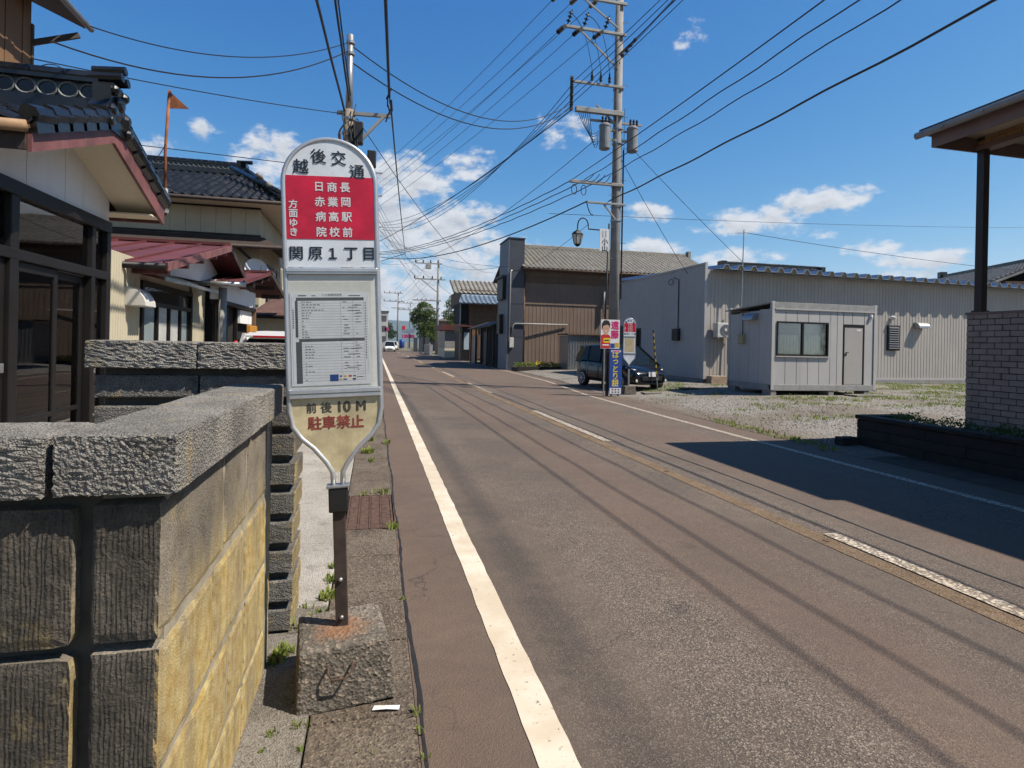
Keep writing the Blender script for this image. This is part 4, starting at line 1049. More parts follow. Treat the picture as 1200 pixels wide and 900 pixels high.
wb = MB().box(BX, BX + .06, 20.3, 20.4, 2.75, 3.98).box(BX, BX + .06, 22.3, 22.4, 2.75, 3.98).box(BX, BX + .06, 20.4, 22.3, 3.90, 3.98).box(BX, BX + .06, 20.4, 22.3, 2.75, 2.83).box(BX, BX + .05, 21.3, 21.38, 2.83, 3.9)
wbo = obj('window', wb, DKFRAME, hb); bx('pane', BX + .015, BX + .02, 20.4, 22.3, 2.83, 3.9, CARGLASS, wbo)
for k in range(5): bx('grille_bar', BX + .25, BX + .27, 20.35 + k * .5, 20.38 + k * .5, 2.75, 4.0, GALV, wbo)
dsh = thing('satellite_dish', 'white satellite dish on the beige wall of the two-storey house', 'satellite dish', (BX + .1, BY - .2, 3.3))
dd = MB(); n_ = 20; o_ = Vector((BX - .02, BY - .42, 3.58)); ax = Vector((.5, -.8, .35)).normalized(); u_ = ax.cross(Vector((0, 0, 1))).normalized(); v_ = u_.cross(ax)
rings = [(0, 0), (.15, .012), (.28, .045), (.36, .08)]
vv = []
for r_, h_ in rings:
    for j in range(n_): a = 2 * math.pi * j / n_; vv.append(o_ + ax * h_ + (u_ * math.cos(a) + v_ * math.sin(a) * 1.08) * r_)
dd.add(vv, [(i * n_ + j, i * n_ + (j + 1) % n_, (i + 1) * n_ + (j + 1) % n_, (i + 1) * n_ + j) for i in range(3) for j in range(n_)])
obj('reflector', dd, WHITEG, dsh, smooth=True)
obj('feed_arm', MB().tube([o_ - v_ * .3, o_ + ax * .45], .012, 6).tube([o_, (BX - .02, BY, 3.5)], .02, 6), GALV, dsh)
# side shed with brown lean-to roof
ls = thing('lean_to', 'small beige outbuilding with brown lean-to roof beyond the white car', 'shed', (-3.0, 17, 0))
bx('wall', -3.4, -1.55, 17.6, 18.3, 0, 2.15, BEIGE, ls)
obj('roof', MB().slab((-3.4, 17.2, 2.22), (-1.3, 17.2, 2.22), (-1.3, 18.4, 2.75), (-3.0, 18.4, 2.75), .05), plain('brown_roof_sheet', (.14, .08, .065), .5, .2, 3, 0, streak=.3), ls)
obj('gutter', MB().tube([(-3.4, 17.15, 2.17), (-1.3, 17.15, 2.17)], .05, 8), DKFRAME, ls, smooth=True)

# ---------------------------------------------------------------- cars
def make_car(name, label, loc, rz, body, L=3.9, W=1.68, Hh=1.53, group=None, plate=True):
    c = thing(name, label, 'car', loc, group, (0, 0, rz))
    # stations along x (front = +x): (x, half width, sill z, belt z)
    st = [(-.5, .70, .34, .62), (-.495, .80, .28, .92), (-.46, .86, .22, 1.0), (-.36, .95, .20, .99), (-.1, 1.0, .19, .95), (.13, 1.0, .19, .93), (.28, .98, .2, .90), (.39, .94, .2, .83), (.455, .86, .21, .72), (.492, .74, .24, .60), (.5, .62, .28, .5)]
    m = MB(); k = 12; vs = []
    for x, w, s0, bz in st:
        w = w * W / 2
        ring = [(0, s0), (w * .82, s0), (w * .97, s0 + .1), (w, s0 + .25), (w * .985, (s0 + bz) / 2 + .12), (w * .93, bz - .03), (w * .84, bz), ]
        ring = ring + [(0, bz + .03)]
        full = [(y, z_) for y, z_ in ring] + [(-y, z_) for y, z_ in reversed(ring[1:-1])]
        vs += [(x * L, y, z_) for y, z_ in full]
    k = len(full)
    m.add(vs, [(i * k + j, i * k + (j + 1) % k, (i + 1) * k + (j + 1) % k, (i + 1) * k + j) for i in range(len(st) - 1) for j in range(k)] + [tuple(reversed(range(k))), tuple((len(st) - 1) * k + j for j in range(k))])
    b = obj('body', m, body, c, smooth=True); sd = b.modifiers.new('sub', 'SUBSURF'); sd.levels = 1; sd.render_levels = 2
    # cabin: glass shell, then roof skin and pillars over it
    rw, bw = W * .36, W * .455
    low = [(-.485, .92), (-.30, 1.0), (.0, .96), (.36, .86)]; top = [(-.40, Hh - .12), (-.26, Hh - .02), (-.04, Hh), (.10, Hh - .05)]
    gv, gf = [], []
    for (x, z_), (xt, zt) in zip(low, top):
        gv += [(x * L, bw, z_ - .03), (xt * L, rw, zt), (xt * L, -rw, zt), (x * L, -bw, z_ - .03)]
    for i in range(3):
        for j in range(3): gf.append((i * 4 + j, i * 4 + j + 1, i * 4 + j + 5, i * 4 + j + 4))
    gf += [(0, 3, 2, 1), (12, 13, 14, 15)]
    obj('windows', MB().add(gv, gf), CARGLASS, c)
    rm_ = MB()
    for i in range(3):
        (xa, za), (xb, zb) = top[i], top[i + 1]
        rm_.hexa([(xa * L, -rw - .03, za - .03), (xb * L, -rw - .03, zb - .03), (xb * L, rw + .03, zb - .03), (xa * L, rw + .03, za - .03)], [(xa * L, -rw + .03, za + .025), (xb * L, -rw + .03, zb + .025), (xb * L, rw - .03, zb + .025), (xa * L, rw - .03, za + .025)])
    obj('roof', rm_, body, c)
    PM = []
    for s_ in (-1, 1):
        PM.append(MB().beam((.355 * L, s_ * bw, .85), (.10 * L, s_ * (rw + .01), Hh - .05), .05, .06)); PM.append(MB().beam((-.04 * L, s_ * (bw + .005), .95), (-.06 * L, s_ * (rw + .012), Hh - .02), .05, .07))
        PM.append(MB().beam((-.42 * L, s_ * (bw - .02), .93), (-.36 * L, s_ * (rw + .005), Hh - .09), .06, .30)); PM.append(MB().beam((-.25 * L, s_ * (bw + .0), .95), (-.27 * L, s_ * (rw + .01), Hh - .03), .05, .06))
    for q_ in PM: obj('pillar', q_, body, c)
    for wx in (-.325, .315):
        for s_ in (-1, 1):
            wl_ = obj('wheel', MB().lathe((wx * L, s_ * (W / 2 - .10), .30), [(.16, -.09), (.27, -.10), (.30, -.07), (.30, .07), (.27, .10), (.16, .09)], 24, 'Y'), BLACK, c, smooth=True)
            rim = MB().lathe((wx * L, s_ * (W / 2 + .005), .30), [(.05, -.02), (.06, 0), (.0, .002)], 12, 'Y')
            for q in range(7): a = q * 2 * math.pi / 7; rim.beam((wx * L, s_ * (W / 2), .30), (wx * L + .19 * math.cos(a), s_ * (W / 2 - .004), .30 + .19 * math.sin(a)), .015, .045, (0, 1, 0))
            rim.tube([(wx * L + .19 * math.cos(q * .3927), s_ * (W / 2 - .004), .30 + .19 * math.sin(q * .3927)) for q in range(17)], .014, 6)
            obj('rim', rim, ALU, wl_)
    for s_ in (-1, 1):
        obj('headlight', MB().hexa([(.40 * L, s_ * W * .43, .62), (.47 * L, s_ * W * .33, .58), (.475 * L, s_ * W * .27, .60), (.41 * L, s_ * W * .33, .70)], [(.36 * L, s_ * W * .445, .80), (.44 * L, s_ * W * .38, .745), (.45 * L, s_ * W * .30, .72), (.385 * L, s_ * W * .34, .80)]), LAMPG, c, .01)
        obj('tail_light', MB().box(-.497 * L, -.478 * L, s_ * W * .30 - .06, s_ * W * .30 + .09 * 1, .78, 1.22) if s_ > 0 else MB().box(-.497 * L, -.478 * L, -W * .30 - .09, -W * .30 + .06, .78, 1.22), TAILRED, c, .01)
        obj('mirror', MB().box(.19 * L, .225 * L, s_ * W * .50 - .06, s_ * W * .50 + .08, .93, 1.05) if s_ > 0 else MB().box(.19 * L, .225 * L, -W * .50 - .08, -W * .50 + .06, .93, 1.05), body, c, .02)
    for s_ in (-1, 1):
        for q_ in (-.25, -.04, .18): obj('door_seam', MB().box(q_ * L, q_ * L + .008, s_ * W * .5 - .012, s_ * W * .5 + .004, .36, .92), BLACK, c)
        for q_ in (-.20, .01): obj('door_handle', MB().box(q_ * L, q_ * L + .16, s_ * W * .5 - .02, s_ * W * .5 + .012, .80, .83), body, c, .006)
        obj('fog_lamp', MB().lathe((.488 * L, s_ * W * .36, .36), [(.05, -.02), (.055, 0), (.03, .01)], 10, 'X'), LAMPG, c)
    obj('wiper', MB().beam((.35 * L, -.3, .905), (.27 * L, .25, 1.04), .015, .012), BLACK, c)
    obj('grille', MB().box(.490 * L, .503 * L, -.42, .42, .36, .50), BLACK, c, .01)
    if plate: bx('number_plate', .503 * L, .508 * L, -.165, .165, .50, .66, LETW, c)
    obj('spoiler', MB().hexa([(-.47 * L, -rw, Hh - .10), (-.40 * L, -rw, Hh - .06), (-.40 * L, rw, Hh - .06), (-.47 * L, rw, Hh - .10)], [(-.47 * L, -rw, Hh - .06), (-.40 * L, -rw, Hh - .02), (-.40 * L, rw, Hh - .02), (-.47 * L, rw, Hh - .06)]), body, c, .01)
    obj('stop_lamp', MB().box(-.482 * L, -.470 * L, -rw * .8, rw * .8, Hh - .105, Hh - .072), TAILRED, c, .006)
    return c
make_car('parked_car', 'dark navy hatchback parked on the gravel behind the election signs', (8.68, 19.65, lotz(8.6, 19.7)), R(-77), CARBLUE, 3.66)
make_car('parked_car', 'white car parked behind the gate wall with red lamp strip', (-1.38, 11.45, .015), R(90), CARWHITE, 3.6, 1.62, 1.66)

# ---------------------------------------------------------------- left utility pole with steel extension and bracket
pl = thing('utility_pole', 'slim wooden-brown utility pole with steel extension behind the bus stop sign', 'utility pole', (-.53, 11, 0), 'utility poles')
obj('shaft', MB().tube([(-.50, 11, 0), (-.535, 11, 5.75)], .125, 14, r2=.10), plain('aged_pole', (.27, .22, .17), .85, .2, 4, .2, 60, streak=.4), pl, smooth=True)
obj('extension', MB().tube([(-.54, 11, 5.6), (-.545, 11, 7.12)], .062, 10), GALV, pl, smooth=True)
obj('cross_bracket', MB().beam((-.75, 10.97, 5.68), (.20, 10.94, 5.70), .06, .06).beam((-.50, 10.94, 5.0), (.08, 10.94, 5.68), .05, .05), STEELG, pl)
for zz in (4.75, 4.98, 5.3, 5.55, 6.95, 6.75): obj('band', MB().lathe((-.535, 11, zz), [(.11 if zz < 5.7 else .07, 0), (.125 if zz < 5.7 else .08, .01), (.125 if zz < 5.7 else .08, .05), (.11 if zz < 5.7 else .07, .06)], 12), GALV, pl)
obj('terminal_box', MB().box(-.45, -.28, 10.84, 11.0, 5.12, 5.52), BLACK, pl, .02)
obj('terminal_box', MB().box(-.20, -.04, 10.84, 10.98, 4.72, 5.02), BLACK, pl, .02)
rq = random.Random(9)
for k in range(9):
    a0 = Vector((-.53 + rq.uniform(-.15, .15), 10.86, rq.uniform(5.3, 5.9))); a1 = Vector((-.53 + rq.uniform(-.2, .4), 10.86, rq.uniform(4.6, 5.2)))
    mid = (a0 + a1) / 2 + Vector((rq.uniform(-.2, .2), -.05, rq.uniform(-.25, .05)))
    obj('drop_cable', MB().tube([a0.lerp(mid, t) .lerp(mid.lerp(a1, t), t) for t in [i / 8 for i in range(9)]], rq.uniform(.008, .016), 5), WIRE, pl, smooth=True)
for k in range(7): obj('cable_tie', MB().tube([(.17 + rq.uniform(-.04, .04), 10.9, 6.2 - k * .07), (.17 + rq.uniform(-.06, .06), 10.92, 6.0 - k * .07)], .014, 5), WIRE, pl)
# second pole further down the left side
p2 = thing('utility_pole', 'far left roadside utility pole hidden mostly behind the bus stop sign', 'utility pole', (-.9, 42, 0), 'utility poles')
obj('shaft', MB().tube([(-.9, 42, 0), (-.9, 42, 14.4)], .19, 14, r2=.11), POLEC, p2, smooth=True)
for zz in (13.4, 11.8, 9.6, 7.7): obj('cross_arm', MB().beam((-1.4, 42, zz), (.3, 42, zz), .09, .09), STEELG, p2)
# ---------------------------------------------------------------- right utility pole with transformers
PX, PY = 8.12, 18.95
pr = thing('utility_pole', 'tall concrete utility pole with transformers and cross arms behind the election signs', 'utility pole', (PX, PY, .08), 'utility poles')
obj('shaft', MB().tube([(PX, PY, .05), (PX, PY, 7), (PX - .02, PY, 14.6)], .19, 20, r2=.13), POLEC, pr, smooth=True)
def arm(z, x0, x1, y=PY - .16, th=.09): return obj('cross_arm', MB().beam((x0, y, z), (x1, y, z), th, th), STEELG, pr, .008)
def brace(a, b): return obj('brace', MB().beam(a, b, .05, .05), STEELG, pr)
def insul(x, y, z, d):
    """string of two brown sheds pulled out along d"""
    d = Vector(d).normalized(); p = Vector((x, y, z)); m = MB()
    for k in range(3):
        c = p + d * (.08 + k * .13); m.tube([c - d * .03, c - d * .005, c + d * .03], .03, 8); m.tube([c, c + d * .022], .085, 10); m.tube([c + d * .022, c + d * .05], .085, 10, r2=.04)
    return obj('insulator', m.tube([p, p + d * .45], .018, 6), PORC, pr)
arm(13.45, 5.75, 8.3); brace((6.7, PY - .2, 13.4), (8.0, PY - .2, 12.55))
arm(12.38, 6.0, 8.3); brace((6.55, PY - .2, 12.34), (8.02, PY - .2, 11.15))
HV = [(5.82, 13.45), (6.50, 13.45), (7.22, 13.45), (6.04, 12.38), (6.62, 12.38), (7.38, 12.38)]
PL2 = [(.05, 13.75), (.06, 13.2), (.07, 12.7), (.07, 12.25), (.08, 11.7), (.1, 11.05)]
for (x, z), (x2, z2) in zip(HV, PL2):
    d = Vector((x2, 42, z2)) - Vector((x, PY, z)); insul(x, PY - .1, z, d)
for x, z in HV[3:]:
    insul(x + .08, PY - .25, z + .03, (.15, -.6, .75))
for x in (6.3, 7.0):
    obj('jumper', MB().tube(catenary((x - .2, PY - .3, 12.75), (x + .35, PY - .15, 12.45), -.12, 8), .012, 5), WIRE, pr)
arm(10.55, 6.35, 8.25, th=.08); arm(9.62, 6.5, 8.25, th=.16)
obj('rack', MB().box(6.30, 6.38, PY - .22, PY - .12, 9.55, 10.7), DKRUST, pr)
for zz in (9.75, 9.95, 10.15, 10.35, 10.55): obj('spool', MB().lathe((6.33, PY - .25, zz), [(.045, -.05), (.06, -.04), (.04, 0), (.06, .04), (.045, .05)], 10), PORC, pr)
obj('right_bracket', MB().beam((PX - .1, PY - .3, 11.6), (8.55, PY - .42, 12.15), .07, .07), DKRUST, pr)
for k in range(4): obj('spool', MB().lathe((8.05 + k * .15, PY - .45, 11.5 + k * .2), [(.05, -.05), (.07, 0), (.05, .05)], 8), PORC, pr)
TRAFO = plain('transformer_grey', (.25, .26, .265), .5, .15, 5, .1, 60, streak=.35)
for cx, nm in ((7.60, 0), (8.63, 1)):
    t_ = obj('transformer', MB().lathe((cx, PY - .12, 8.35), [(.15, 0), (.19, .03), (.19, .76), (.205, .78), (.205, .83), (.15, .89), (.05, .91)], 20), TRAFO, pr, smooth=False)
    for k in range(3): obj('bushing', MB().lathe((cx - .12 + k * .12, PY - .2, 9.27), [(.03, 0), (.05, .04), (.03, .08), (.05, .12), (.02, .2)], 8), PORC, t_)
    obj('hanger', MB().beam((cx, PY - .1, 8.72), (PX, PY - .1, 8.72), .06, .08).beam((cx, PY - .1, 9.05), (PX, PY - .1, 9.05), .06, .06), STEELG, t_)
obj('transformer_bracket', MB().beam((7.1, PY - .05, 9.35), (9.0, PY - .05, 9.35), .07, .07).beam((7.3, PY - .05, 9.9), (PX, PY - .05, 9.2), .05, .05), STEELG, pr)
arm(7.15, 6.35, 8.3, th=.10); arm(6.48, 6.95, 8.4, th=.07); brace((7.6, PY - .15, 6.46), (8.05, PY - .15, 5.95))
for cx in (6.48, 6.82):
    obj('cable_coil', MB().tube([(cx + .09 * math.cos(a), PY - .25, 6.85 + .17 * math.sin(a)) for a in [i * .45 for i in range(29)]], .014, 5), WIRE, pr)
for k in range(7): obj('band', MB().lathe((PX, PY, (5.9, 6.4, 7.1, 8.6, 9.1, 9.6, 10.5)[k]), [(.17, 0), (.19, .01), (.19, .07), (.17, .08)], 14), GALV, pr)
for k in range(16): obj('climbing_step', MB().tube([(PX, PY - .1, 4.6 + k * .55), (PX + (.32 if k % 2 else -.32), PY - .12, 4.6 + k * .55)], .011, 5), GALV, pr)
for k in range(6):
    obj('jumper', MB().tube(catenary((6.6 + k * .08, PY - .2, 9.5), (7.3, PY - .3, 8.9 - k * .07), .35 + .05 * k, 10), .012, 5), WIRE, pr)
for k in range(5):
    obj('jumper', MB().tube(catenary((6.7 + k * .25, PY - .2, 7.2), (7.2 + k * .2, PY - .22, 7.45), .12, 8), .013, 5), WIRE, pr)
obj('jumper', MB().tube(catenary((6.95, PY - .2, 6.5), (7.2, PY - .2, 6.05), .15, 8), .018, 5), WIRE, pr)
obj('conduit', MB().tube([(PX + .2, PY - .12, 3.2), (PX + .19, PY - .12, 8.4)], .03, 8), DKFRAME, pr)
obj('conduit', MB().tube([(PX - .17, PY - .16, 6.4), (PX - .16, PY - .16, 12.2)], .014, 6), WIRE, pr)
for k in range(3): obj('fuse_cutout', MB().lathe((7.05 + k * .32, PY - .22, 10.62), [(.035, 0), (.06, .05), (.035, .1), (.06, .15), (.035, .2), (.02, .34)], 8), PORC, pr)
for k in range(3): obj('jumper', MB().tube(catenary((7.05 + k * .32, PY - .24, 10.95), (6.7 + k * .35, PY - .2, 12.3), -.15, 8), .01, 5), WIRE, pr)
# name board fixed to the pole
nb = thing('pole_sign', 'narrow white vertical advertising board fixed to the tall concrete pole', 'sign', (7.76, 18.7, 4.8))
bx('board', 7.36, 7.70, 18.50, 18.53, 4.78, 5.54, WHITEG, nb)
lettering('小山', .23, (7.55, 4.99), INK, nb, lambda a, b, t: (a, 18.499 - t, b), .03, True, 1.0)
obj('small_print', MB().box(7.46, 7.49, 18.496, 18.499, 5.24, 5.48).box(7.56, 7.60, 18.496, 18.499, 5.26, 5.48), INKL, nb)
# street lamp on its own thin post
sl_ = thing('street_lamp', 'lantern street lamp on a hooked arm beside the tall concrete pole', 'street lamp', (7.62, 18.6, .07))
obj('post', MB().tube([(7.60, 18.6, .05), (7.74, 18.6, 5.75)], .035, 10), DKFRAME, sl_, smooth=True)
hk = [(7.74, 18.6, 5.50), (6.98, 18.6, 5.52)] + [(6.79 + .19 * math.cos(a), 18.6, 5.62 + .26 * math.sin(a) ** 1 if True else 0) for a in [0.0, .4, .8, 1.2, 1.57, 2.0, 2.4, 2.8, 3.14]] + [(6.60, 18.6, 5.48)]
obj('arm', MB().tube(hk, .022, 8), DKFRAME, sl_, smooth=True)
obj('lantern_cap', MB().lathe((6.60, 18.6, 5.30), [(.20, 0), (.205, .02), (.14, .10), (.06, .14), (.03, .19), (0, .20)], 6), DKFRAME, sl_)
obj('lantern_glass', MB().lathe((6.60, 18.6, 4.98), [(.11, 0), (.185, .32)], 6), LAMPG, sl_)
lf = MB()
for k in range(6):
    a = math.pi / 3 * k; lf.beam((6.60 + .115 * math.cos(a), 18.6 + .115 * math.sin(a), 4.98), (6.60 + .19 * math.cos(a), 18.6 + .19 * math.sin(a), 5.30), .018, .018)
lf.lathe((6.60, 18.6, 4.90), [(.03, 0), (.10, .05), (.12, .08)], 6)
obj('lantern_frame', lf, DKFRAME, sl_)

# ---------------------------------------------------------------- roadside boards and the opposite bus stop
SY = 16.7
def plane(y): return lambda a, b, t: (a, y - t, b)
ps = thing('election_poster', 'square election poster board with a portrait and magenta lettering on a post', 'poster board', (7.0, SY, .05))
bx('board', 6.74, 7.36, SY - .02, SY, 1.48, 2.37, LETW, ps)
F_ = plane(SY - .021)
def flat(nm, pts, mat, parent, y): return obj(nm, MB().add([(a, y, b) for a, b in pts], [tuple(range(len(pts)))]), mat, parent)
def oval(cx, cz, rx, rz, n=18): return [(cx + rx * math.cos(2 * math.pi * i / n), cz + rz * math.sin(2 * math.pi * i / n)) for i in range(n)]
flat('print', [(6.745, 1.49), (7.05, 1.49), (7.05, 1.86), (6.98, 1.92), (6.84, 1.92), (6.745, 1.88)], RED, ps, SY - .0215)
flat('print', [(6.86, 1.90), (6.95, 1.90), (6.96, 2.02), (6.85, 2.02)], SKIN, ps, SY - .0222)
flat('print', oval(6.905, 2.09, .112, .165), SKIN, ps, SY - .0226)
for ex_ in (6.868, 6.945): flat('print', oval(ex_, 2.105, .014, .008, 8), HAIRC, ps, SY - .0232)
flat('print', oval(6.907, 2.015, .036, .012, 10), LETW, ps, SY - .0232)
flat('print', [(6.765, 2.06), (6.765, 2.24), (6.83, 2.335), (6.90, 2.355), (6.99, 2.335), (7.04, 2.25), (7.035, 2.08), (7.01, 2.17), (6.95, 2.215), (6.87, 2.19), (6.81, 2.17), (6.79, 2.08)], HAIRC, ps, SY - .0235)
flat('print', [(6.83, 1.66), (7.04, 1.66), (7.04, 1.80), (6.83, 1.80)], YELLOW, ps, SY - .0235)
flat('print', [(7.06, 1.50), (7.20, 1.50), (7.20, 1.64), (7.06, 1.64)], BLUE, ps, SY - .0225); flat('print', [(7.21, 1.52), (7.34, 1.52), (7.34, 1.66), (7.21, 1.66)], STRIPEY, ps, SY - .0225)
lettering('遠藤', .27, (7.20, 2.06), MAGENTA, ps, plane(SY - .0225), .035, True, 1.05)
flat('print', [(6.86, 1.71), (7.01, 1.71), (7.01, 1.75), (6.86, 1.75)], INK, ps, SY - .0245); flat('print', [(6.80, 1.57), (7.01, 1.57), (7.01, 1.61), (6.80, 1.61)], LETW, ps, SY - .0235)
obj('post', MB().box(6.95, 7.03, SY, SY + .05, .02, 1.5), BLACK, ps); obj('post', MB().tube([(6.87, SY - .01, .02), (6.87, SY - .01, 1.48)], .025, 8), GALV, ps)
bn = thing('election_banner', 'tall blue election board with yellow vertical lettering beside the poster', 'banner board', (7.24, SY, .05))
bx('board', 7.03, 7.44, SY - .06, SY - .035, .07, 1.46, BLUE, bn)
lettering('はっとり耕', .235, (7.225, .86), YELLOW, bn, plane(SY - .0605), .018, True, .92)
flat('print', [(7.05, .09), (7.42, .09), (7.42, .27), (7.05, .27)], LETW, bn, SY - .0615)
for i in range(3):
    for j in range(2): flat('print', [(7.11 + i * .1, .12 + j * .075), (7.17 + i * .1, .12 + j * .075), (7.17 + i * .1, .165 + j * .075), (7.11 + i * .1, .165 + j * .075)], INKG, bn, SY - .0625)
flat('print', [(7.09, 1.37), (7.38, 1.37), (7.40, 1.40), (7.38, 1.43), (7.09, 1.43), (7.07, 1.40)], LETW, bn, SY - .0615); flat('print', [(7.11, 1.385), (7.36, 1.385), (7.36, 1.415), (7.11, 1.415)], MAGENTA, bn, SY - .0622)
flat('print', [(7.12, .325), (7.33, .325), (7.33, .345), (7.12, .345)], LETW, bn, SY - .0615)
obj('stake', MB().box(7.10, 7.14, SY - .035, SY - .005, .02, 1.4).box(7.32, 7.36, SY - .035, SY - .005, .02, 1.4), BLACK, bn)
build_stop('bus_stop_sign', 'upright bus stop sign with aged timetable across the road behind the blue banner', (7.98, 17.3, lotz(8, 17.3)), .0, R(-6), False)
st_ = thing('striped_pole', 'leaning yellow and black striped pole standing before the navy hatchback', 'pole', (9.15, 17.7, .1))
nseg = 15
for k in range(nseg):
    a, b = Vector((9.24, 17.75, lotz(9.2, 17.7))), Vector((9.03, 17.75, 2.12)); lo, hi = .22 + .78 * k / nseg, .22 + .78 * (k + 1) / nseg
    obj('stripe', MB().tube([a.lerp(b, lo), a.lerp(b, hi)], .024, 8), STRIPEY if k % 2 else BLACK, st_)
obj('shaft', MB().tube([a, a.lerp(b, .22)], .018, 8), GALV, st_)
obj('hook', MB().tube([(9.20 + .035 * math.cos(q), 17.70, .55 + .07 * math.sin(q)) for q in [i * .5 for i in range(13)]], .009, 5), GALV, st_)
dg = thing('gully_cover', 'dark steel drain cover in the gravel near the striped pole', 'drain cover', (9.9, 17.6, .1)); bx('plate', 10.0, 10.55, 17.35, 17.75, lotz(10.2, 17.5), lotz(10.2, 17.5) + .05, DKRUST, dg, .01)
dg = thing('gully_cover', 'pale concrete drain slab in the gravel beside the opposite bus stop', 'drain cover', (8.6, 17.2, .1)); bx('slab', 8.35, 8.95, 16.9, 17.2, lotz(8.6, 17), lotz(8.6, 17) + .045, WALKC, dg, .01)

# ---------------------------------------------------------------- prefab site hut
hz = .2
SX0, SX1, SY0, SY1 = 11.28, 14.98, 14.75, 16.9
sh = thing('site_hut', 'grey panelled prefab hut on blocks in the gravel lot', 'hut', (13.4, 15.8, hz))
zb_, zt_ = hz + .27, 2.97
bx('floor_frame', SX0, SX1, SY0, SY1, zb_ - .12, zb_ + .06, STEELG, sh, .01)
for x in (SX0, SX1 - .10):
    for y in (SY0 - .006, SY1 - .10): bx('corner_post', x, x + .10, y, y + .10, zb_ - .1, zt_ - (.1 if y > 15 else 0), SHEDW, sh, .008)
for x in (SX0 + .02, 13.3, SX1 - .4):
    for y in (SY0 + .02, SY1 - .4): bx('foundation_block', x, x + .19, y, y + .39, hz - .05, zb_ - .121, POLEC, sh, .01)
# front panels: full height, and short ones above and below the window and above the door
fy = SY0 + .02
def fp(x0, x1, z0, z1): bx('front_panel', x0 + .007, x1 - .007, fy, fy + .03, z0, z1, SHEDW, sh, .004)
pw = (SX1 - SX0 - .2) / 9.0
wx0, wx1 = SX0 + .1 + .12, SX0 + .1 + 5 * pw - .12
dx0, dx1 = SX0 + .1 + 6.25 * pw, SX0 + .1 + 8.05 * pw
WZ0, WZ1 = 1.42, 2.34
for k in range(9):
    x0, x1 = SX0 + .1 + k * pw, SX0 + .1 + (k + 1) * pw
    if k < 5: fp(x0, x1, zb_ + .06, WZ0 - .03); fp(x0, x1, WZ1 + .05, zt_ - .22)
    elif k == 5: fp(x0, x0 + pw * .62, zb_ + .06, zt_ - .22); fp(x0 + pw * .62, dx0 - .03 if dx0 - .03 > x0 + pw * .62 else x1, zb_ + .06, zt_ - .22)
    elif k < 8: fp(max(x0, dx0 - .02), x1 if k < 7 else dx1 + .036, 2.36, zt_ - .22)
    else: fp(dx1 + .04, x1, zb_ + .06, zt_ - .22)
bx('front_panel', SX0 + .1, wx0 - .04, fy, fy + .028, WZ0 - .03, WZ1 + .05, SHEDW, sh); bx('front_panel', wx1 + .04, SX0 + .1 + 5 * pw, fy, fy + .028, WZ0 - .03, WZ1 + .05, SHEDW, sh)
bx('inner_skin', SX0 + .12, SX1 - .12, fy + .26, fy + .28, zb_ + .06, zt_ - .25, SHEDW, sh)
bx('top_rail', SX0 + .1, SX1 - .1, SY0 - .004, SY0 + .06, zt_ - .22, zt_ - .02, STEELG, sh, .006); bx('top_rail', SX0 + .1, SX1 - .1, SY0 - .02, SY0 - .004, zt_ - .235, zt_ - .20, SHEDW, sh)
wm = MB().box(wx0 - .04, wx1 + .04, fy - .03, fy + .05, WZ0 - .045, WZ0).box(wx0 - .04, wx1 + .04, fy - .03, fy + .05, WZ1, WZ1 + .045).box(wx0 - .04, wx0, fy - .03, fy + .05, WZ0, WZ1).box(wx1, wx1 + .04, fy - .03, fy + .05, WZ0, WZ1).box((wx0 + wx1) / 2 - .03, (wx0 + wx1) / 2 + .03, fy - .02, fy + .04, WZ0, WZ1)
wo_ = obj('window', wm, DKFRAME, sh)
bx('pane', wx0, wx1, fy + .012, fy + .016, WZ0, WZ1, GLASS, wo_)
def drape(x0, x1, z0, z1, y, parent, mat=CURTAIN):
    n = 40; vs = []
    for i in range(n + 1):
        x = x0 + (x1 - x0) * i / n; d = .018 * math.sin(i * 1.1) + .008 * math.sin(i * 2.7); vs += [(x, y + d, z0), (x, y + d, z1)]
    return obj('curtain', MB().add(vs, [(2 * i, 2 * i + 2, 2 * i + 3, 2 * i + 1) for i in range(n)]), mat, parent, smooth=True)
drape(wx0, (wx0 + wx1) / 2 - .06, WZ0 + .02, WZ1 - .34, fy + .11, wo_); drape((wx0 + wx1) / 2 + .03, wx1 - .14, WZ0 + .02, WZ1 - .34, fy + .11, wo_)
bx('blind', wx0, wx1, fy + .20, fy + .22, WZ0, WZ1, plain('blind_grey_blue', (.20, .25, .30), .8, .1, 3, 0), wo_)
bx('sill', wx0 - .08, wx1 + .08, fy - .05, fy + .0, WZ0 - .075, WZ0 - .046, SHEDW, wo_)
dr = bx('door', dx0 + .02, dx1 - .02, fy - .005, fy + .03, zb_ + .07, 2.27, SHEDD, sh, .006)
dmm = MB().box(dx0 - .02, dx0 + .015, fy - .012, fy + .032, zb_ + .06, 2.34).box(dx1 - .015, dx1 + .03, fy - .012, fy + .032, zb_ + .06, 2.34).box(dx0 + .015, dx1 - .015, fy - .012, fy + .032, 2.28, 2.34)
obj('frame', dmm, DKFRAME, dr)
obj('handle', MB().beam((dx0 + .06, fy - .035, 1.50), (dx0 + .15, fy - .035, 1.52), .02, .02).beam((dx0 + .06, fy - .03, 1.42), (dx0 + .06, fy - .03, 1.52), .02, .03), DKFRAME, dr)
bx('vent_grille', dx1 - .25, dx1 - .08, fy - .008, fy - .004, 2.17, 2.22, LETW, dr)
obj('wall_lamp', MB().lathe((SX1 - .22, fy - .02, 2.62), [(.05, -.06), (.06, 0), (.04, .06)], 10).tube([(SX1 - .22, fy, 2.6), (SX1 - .30, fy - .03, 2.48)], .012, 6), LETW, sh)
